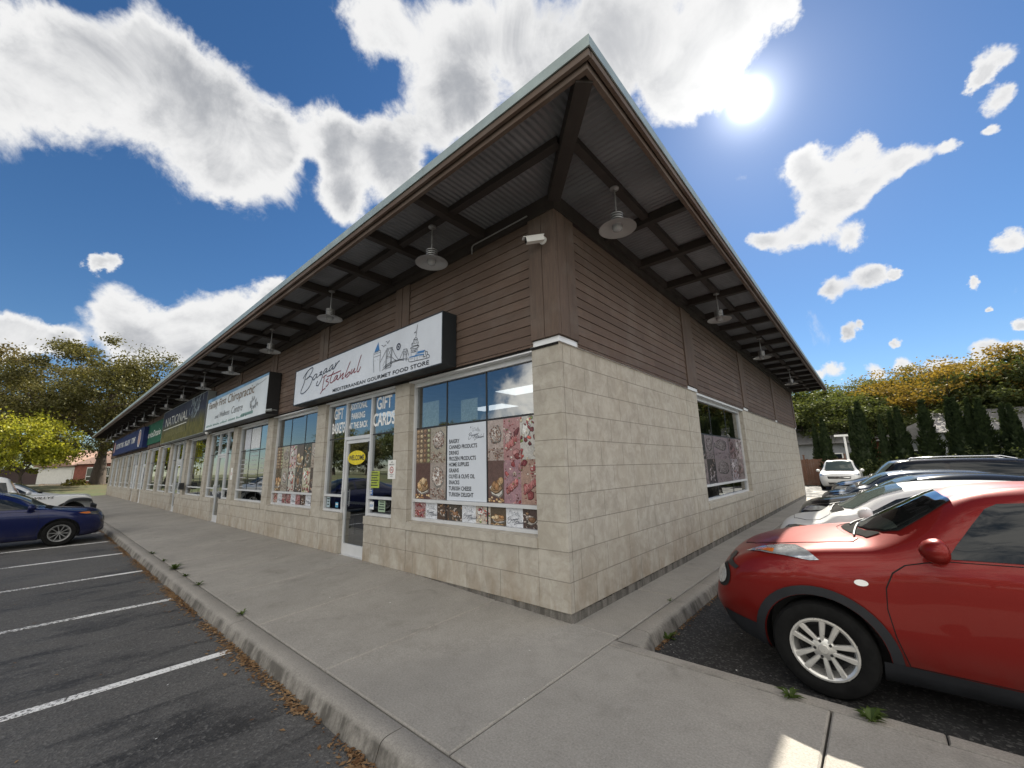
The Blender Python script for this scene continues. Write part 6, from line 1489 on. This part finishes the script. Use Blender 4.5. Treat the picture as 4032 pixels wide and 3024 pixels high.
b = MB(); roof_gable(b, 0, wG, 0, 8, 2.56, 2.4, .5, 'y'); roof_gable(b, wG+.8, wG+14, -.1, 8, 2.77, 2.2, .5, 'x'); b.build('roof', M_ROOFA, r)
b = MB(); b.box(-14, -.01, .6, 8, -.2, 2.5); b.build('recess_wall', flat('shaded_recess', (.05, .03, .028), .9), r)  # recess beside the garage, its shade put into the dark wall colour
b = MB(); q0 = CAM_LOC+ray(60, 1935)*47; q1 = CAM_LOC+ray(460, 1902)*47
dv = q1-q0; L_ = math.hypot(dv.x, dv.y); b.box(-4, L_+10, -.6, .6, -.05, .02); o = b.build('far_path', M_WALK, loc=(q0.x, q0.y, terrain_z(q0.x, q0.y)+.06), rz=math.atan2(dv.y, dv.x)); tag(o, kind='structure')
q = CAM_LOC+ray(290, 1935)*44; shrub('shrub', 'small yellowing bush on the lawn beyond the white cars', (q.x, q.y, gz(q.x, q.y)), 1.1, .7, L_YGRN, 700, .18, 4)
q = CAM_LOC+ray(408, 1936)*50; shrub('shrub', 'pale bush at the far corner of the shops', (q.x, q.y, gz(q.x, q.y)), .8, .7, L_YGRN, 500, .16, 6)
b = MB(); rnd = random.Random(12)
for k in range(1500):
    q = CAM_LOC+ray(rnd.uniform(150, 420), 1930)*rnd.uniform(44, 58); leaf(b, q.x, q.y, gz(q.x, q.y)+.03, rnd.uniform(.06, .14), rnd)
tag(b.build('lawn_leaves', M_LITTER), kind='stuff')
# roofs behind the cedars
def house(label, u, y, w, d, h, rh, wall, roof, along='x'):
    q = at(u, 1700, y=y); z = gz(q.x, y)-.3; r = tag(empty('bungalow', (q.x, y, z)), label, 'house', 'houses behind the cedars')
    b = MB(); b.box(-w/2, w/2, 0, d, 0, h); b.build('wall', wall, r)
    b = MB(); roof_gable(b, -w/2, w/2, 0, d, h+.01, rh, .5, along); b.build('roof', roof, r)
    for s_ in (-.3, .22):
        b = MB(); b.box(w*s_, w*s_+1.2, -.06, -.001, 1.0, 2.1); f = b.build('window', M_WINF, r); b = MB(); b.box(w*s_+.08, w*s_+1.12, -.07, -.061, 1.08, 2.02); b.build('pane', M_CGLASS, f)
house('bungalow with a brown grey roof just right of the shop corner', 3150, 41, 7, 8, 2.9, 1.7, M_STUCCO, M_ROOFG)
house('bungalow with a pale roof seen between the tallest cedar and the clump of three', 3450, 43, 6, 8, 3.1, 1.5, M_BRICKR, M_ROOFG)
house('grey gabled bungalow behind the lone cedar', 3645, 42, 5.4, 8, 2.9, 1.5, M_STUCCO, M_ROOFG, 'y')
house('bungalow with a pale roof at the right edge', 3960, 40, 7, 8, 3.4, 1.8, M_STUCCO, M_ROOFG)
# across the lot, behind the viewer: what the windows mirror
MT = [(14.0, -38.9, 'mid', L_DEEP, 0.69, 'dark green tree across the front lot, first from its right hand end'),
      (6.6, -40.0, 'mid2', L_GREEN, 0.72, 'green tree across the front lot, second from its right hand end'),
      (-0.8, -42.0, 'airy', L_GOLD, 0.69, 'golden tree across the front lot, third from its right hand end'),
      (-8.2, -37.1, 'airy', L_GOLD, 0.81, 'golden tree across the front lot, fourth from its right hand end'),
      (-15.6, -39.1, 'mid', L_YGRN, 0.77, 'yellowing tree across the front lot, fifth from its right hand end'),
      (-23.0, -45.0, 'mid2', L_GREEN, 0.83, 'green tree across the front lot, sixth from its right hand end'),
      (-30.4, -43.7, 'mid', L_DEEP, 0.86, 'dark green tree across the front lot, seventh from its right hand end'),
      (-37.8, -42.1, 'mid2', L_OLIVE, 0.85, 'olive tree across the front lot, eighth from its right hand end'),
      (-45.2, -42.1, 'mid', L_GREEN, 0.96, 'green tree across the front lot, ninth from its right hand end'),
      (-52.6, -41.2, 'mid2', L_YGRN, 0.98, 'yellowing tree across the front lot, tenth from its right hand end'),
      (-60.0, -42.4, 'mid', L_DEEP, 0.93, 'dark green tree across the front lot, eleventh from its right hand end'),
      (-67.4, -43.1, 'mid2', L_GREEN, 1.02, 'green tree across the front lot, twelfth from its right hand end'),
      (-74.8, -39.4, 'mid', L_OLIVE, 0.98, 'olive tree across the front lot, thirteenth from its right hand end'),
      (-82.2, -43.9, 'airy', L_YGRN, 1.07, 'yellowing tree across the front lot, fourteenth from its right hand end'),
      (-89.6, -42.8, 'mid', L_DEEP, 1.15, 'dark green tree across the front lot, fifteenth from its right hand end'),
      (-97.0, -42.7, 'mid2', L_GREEN, 1.18, 'green tree across the front lot, sixteenth from its right hand end')]
for k, (x, y, key, lf, s_, lb) in enumerate(MT): tree('lot_tree', lb, (x, y, -.14), key, lf, s_, k*1.1, 'trees across the front lot')
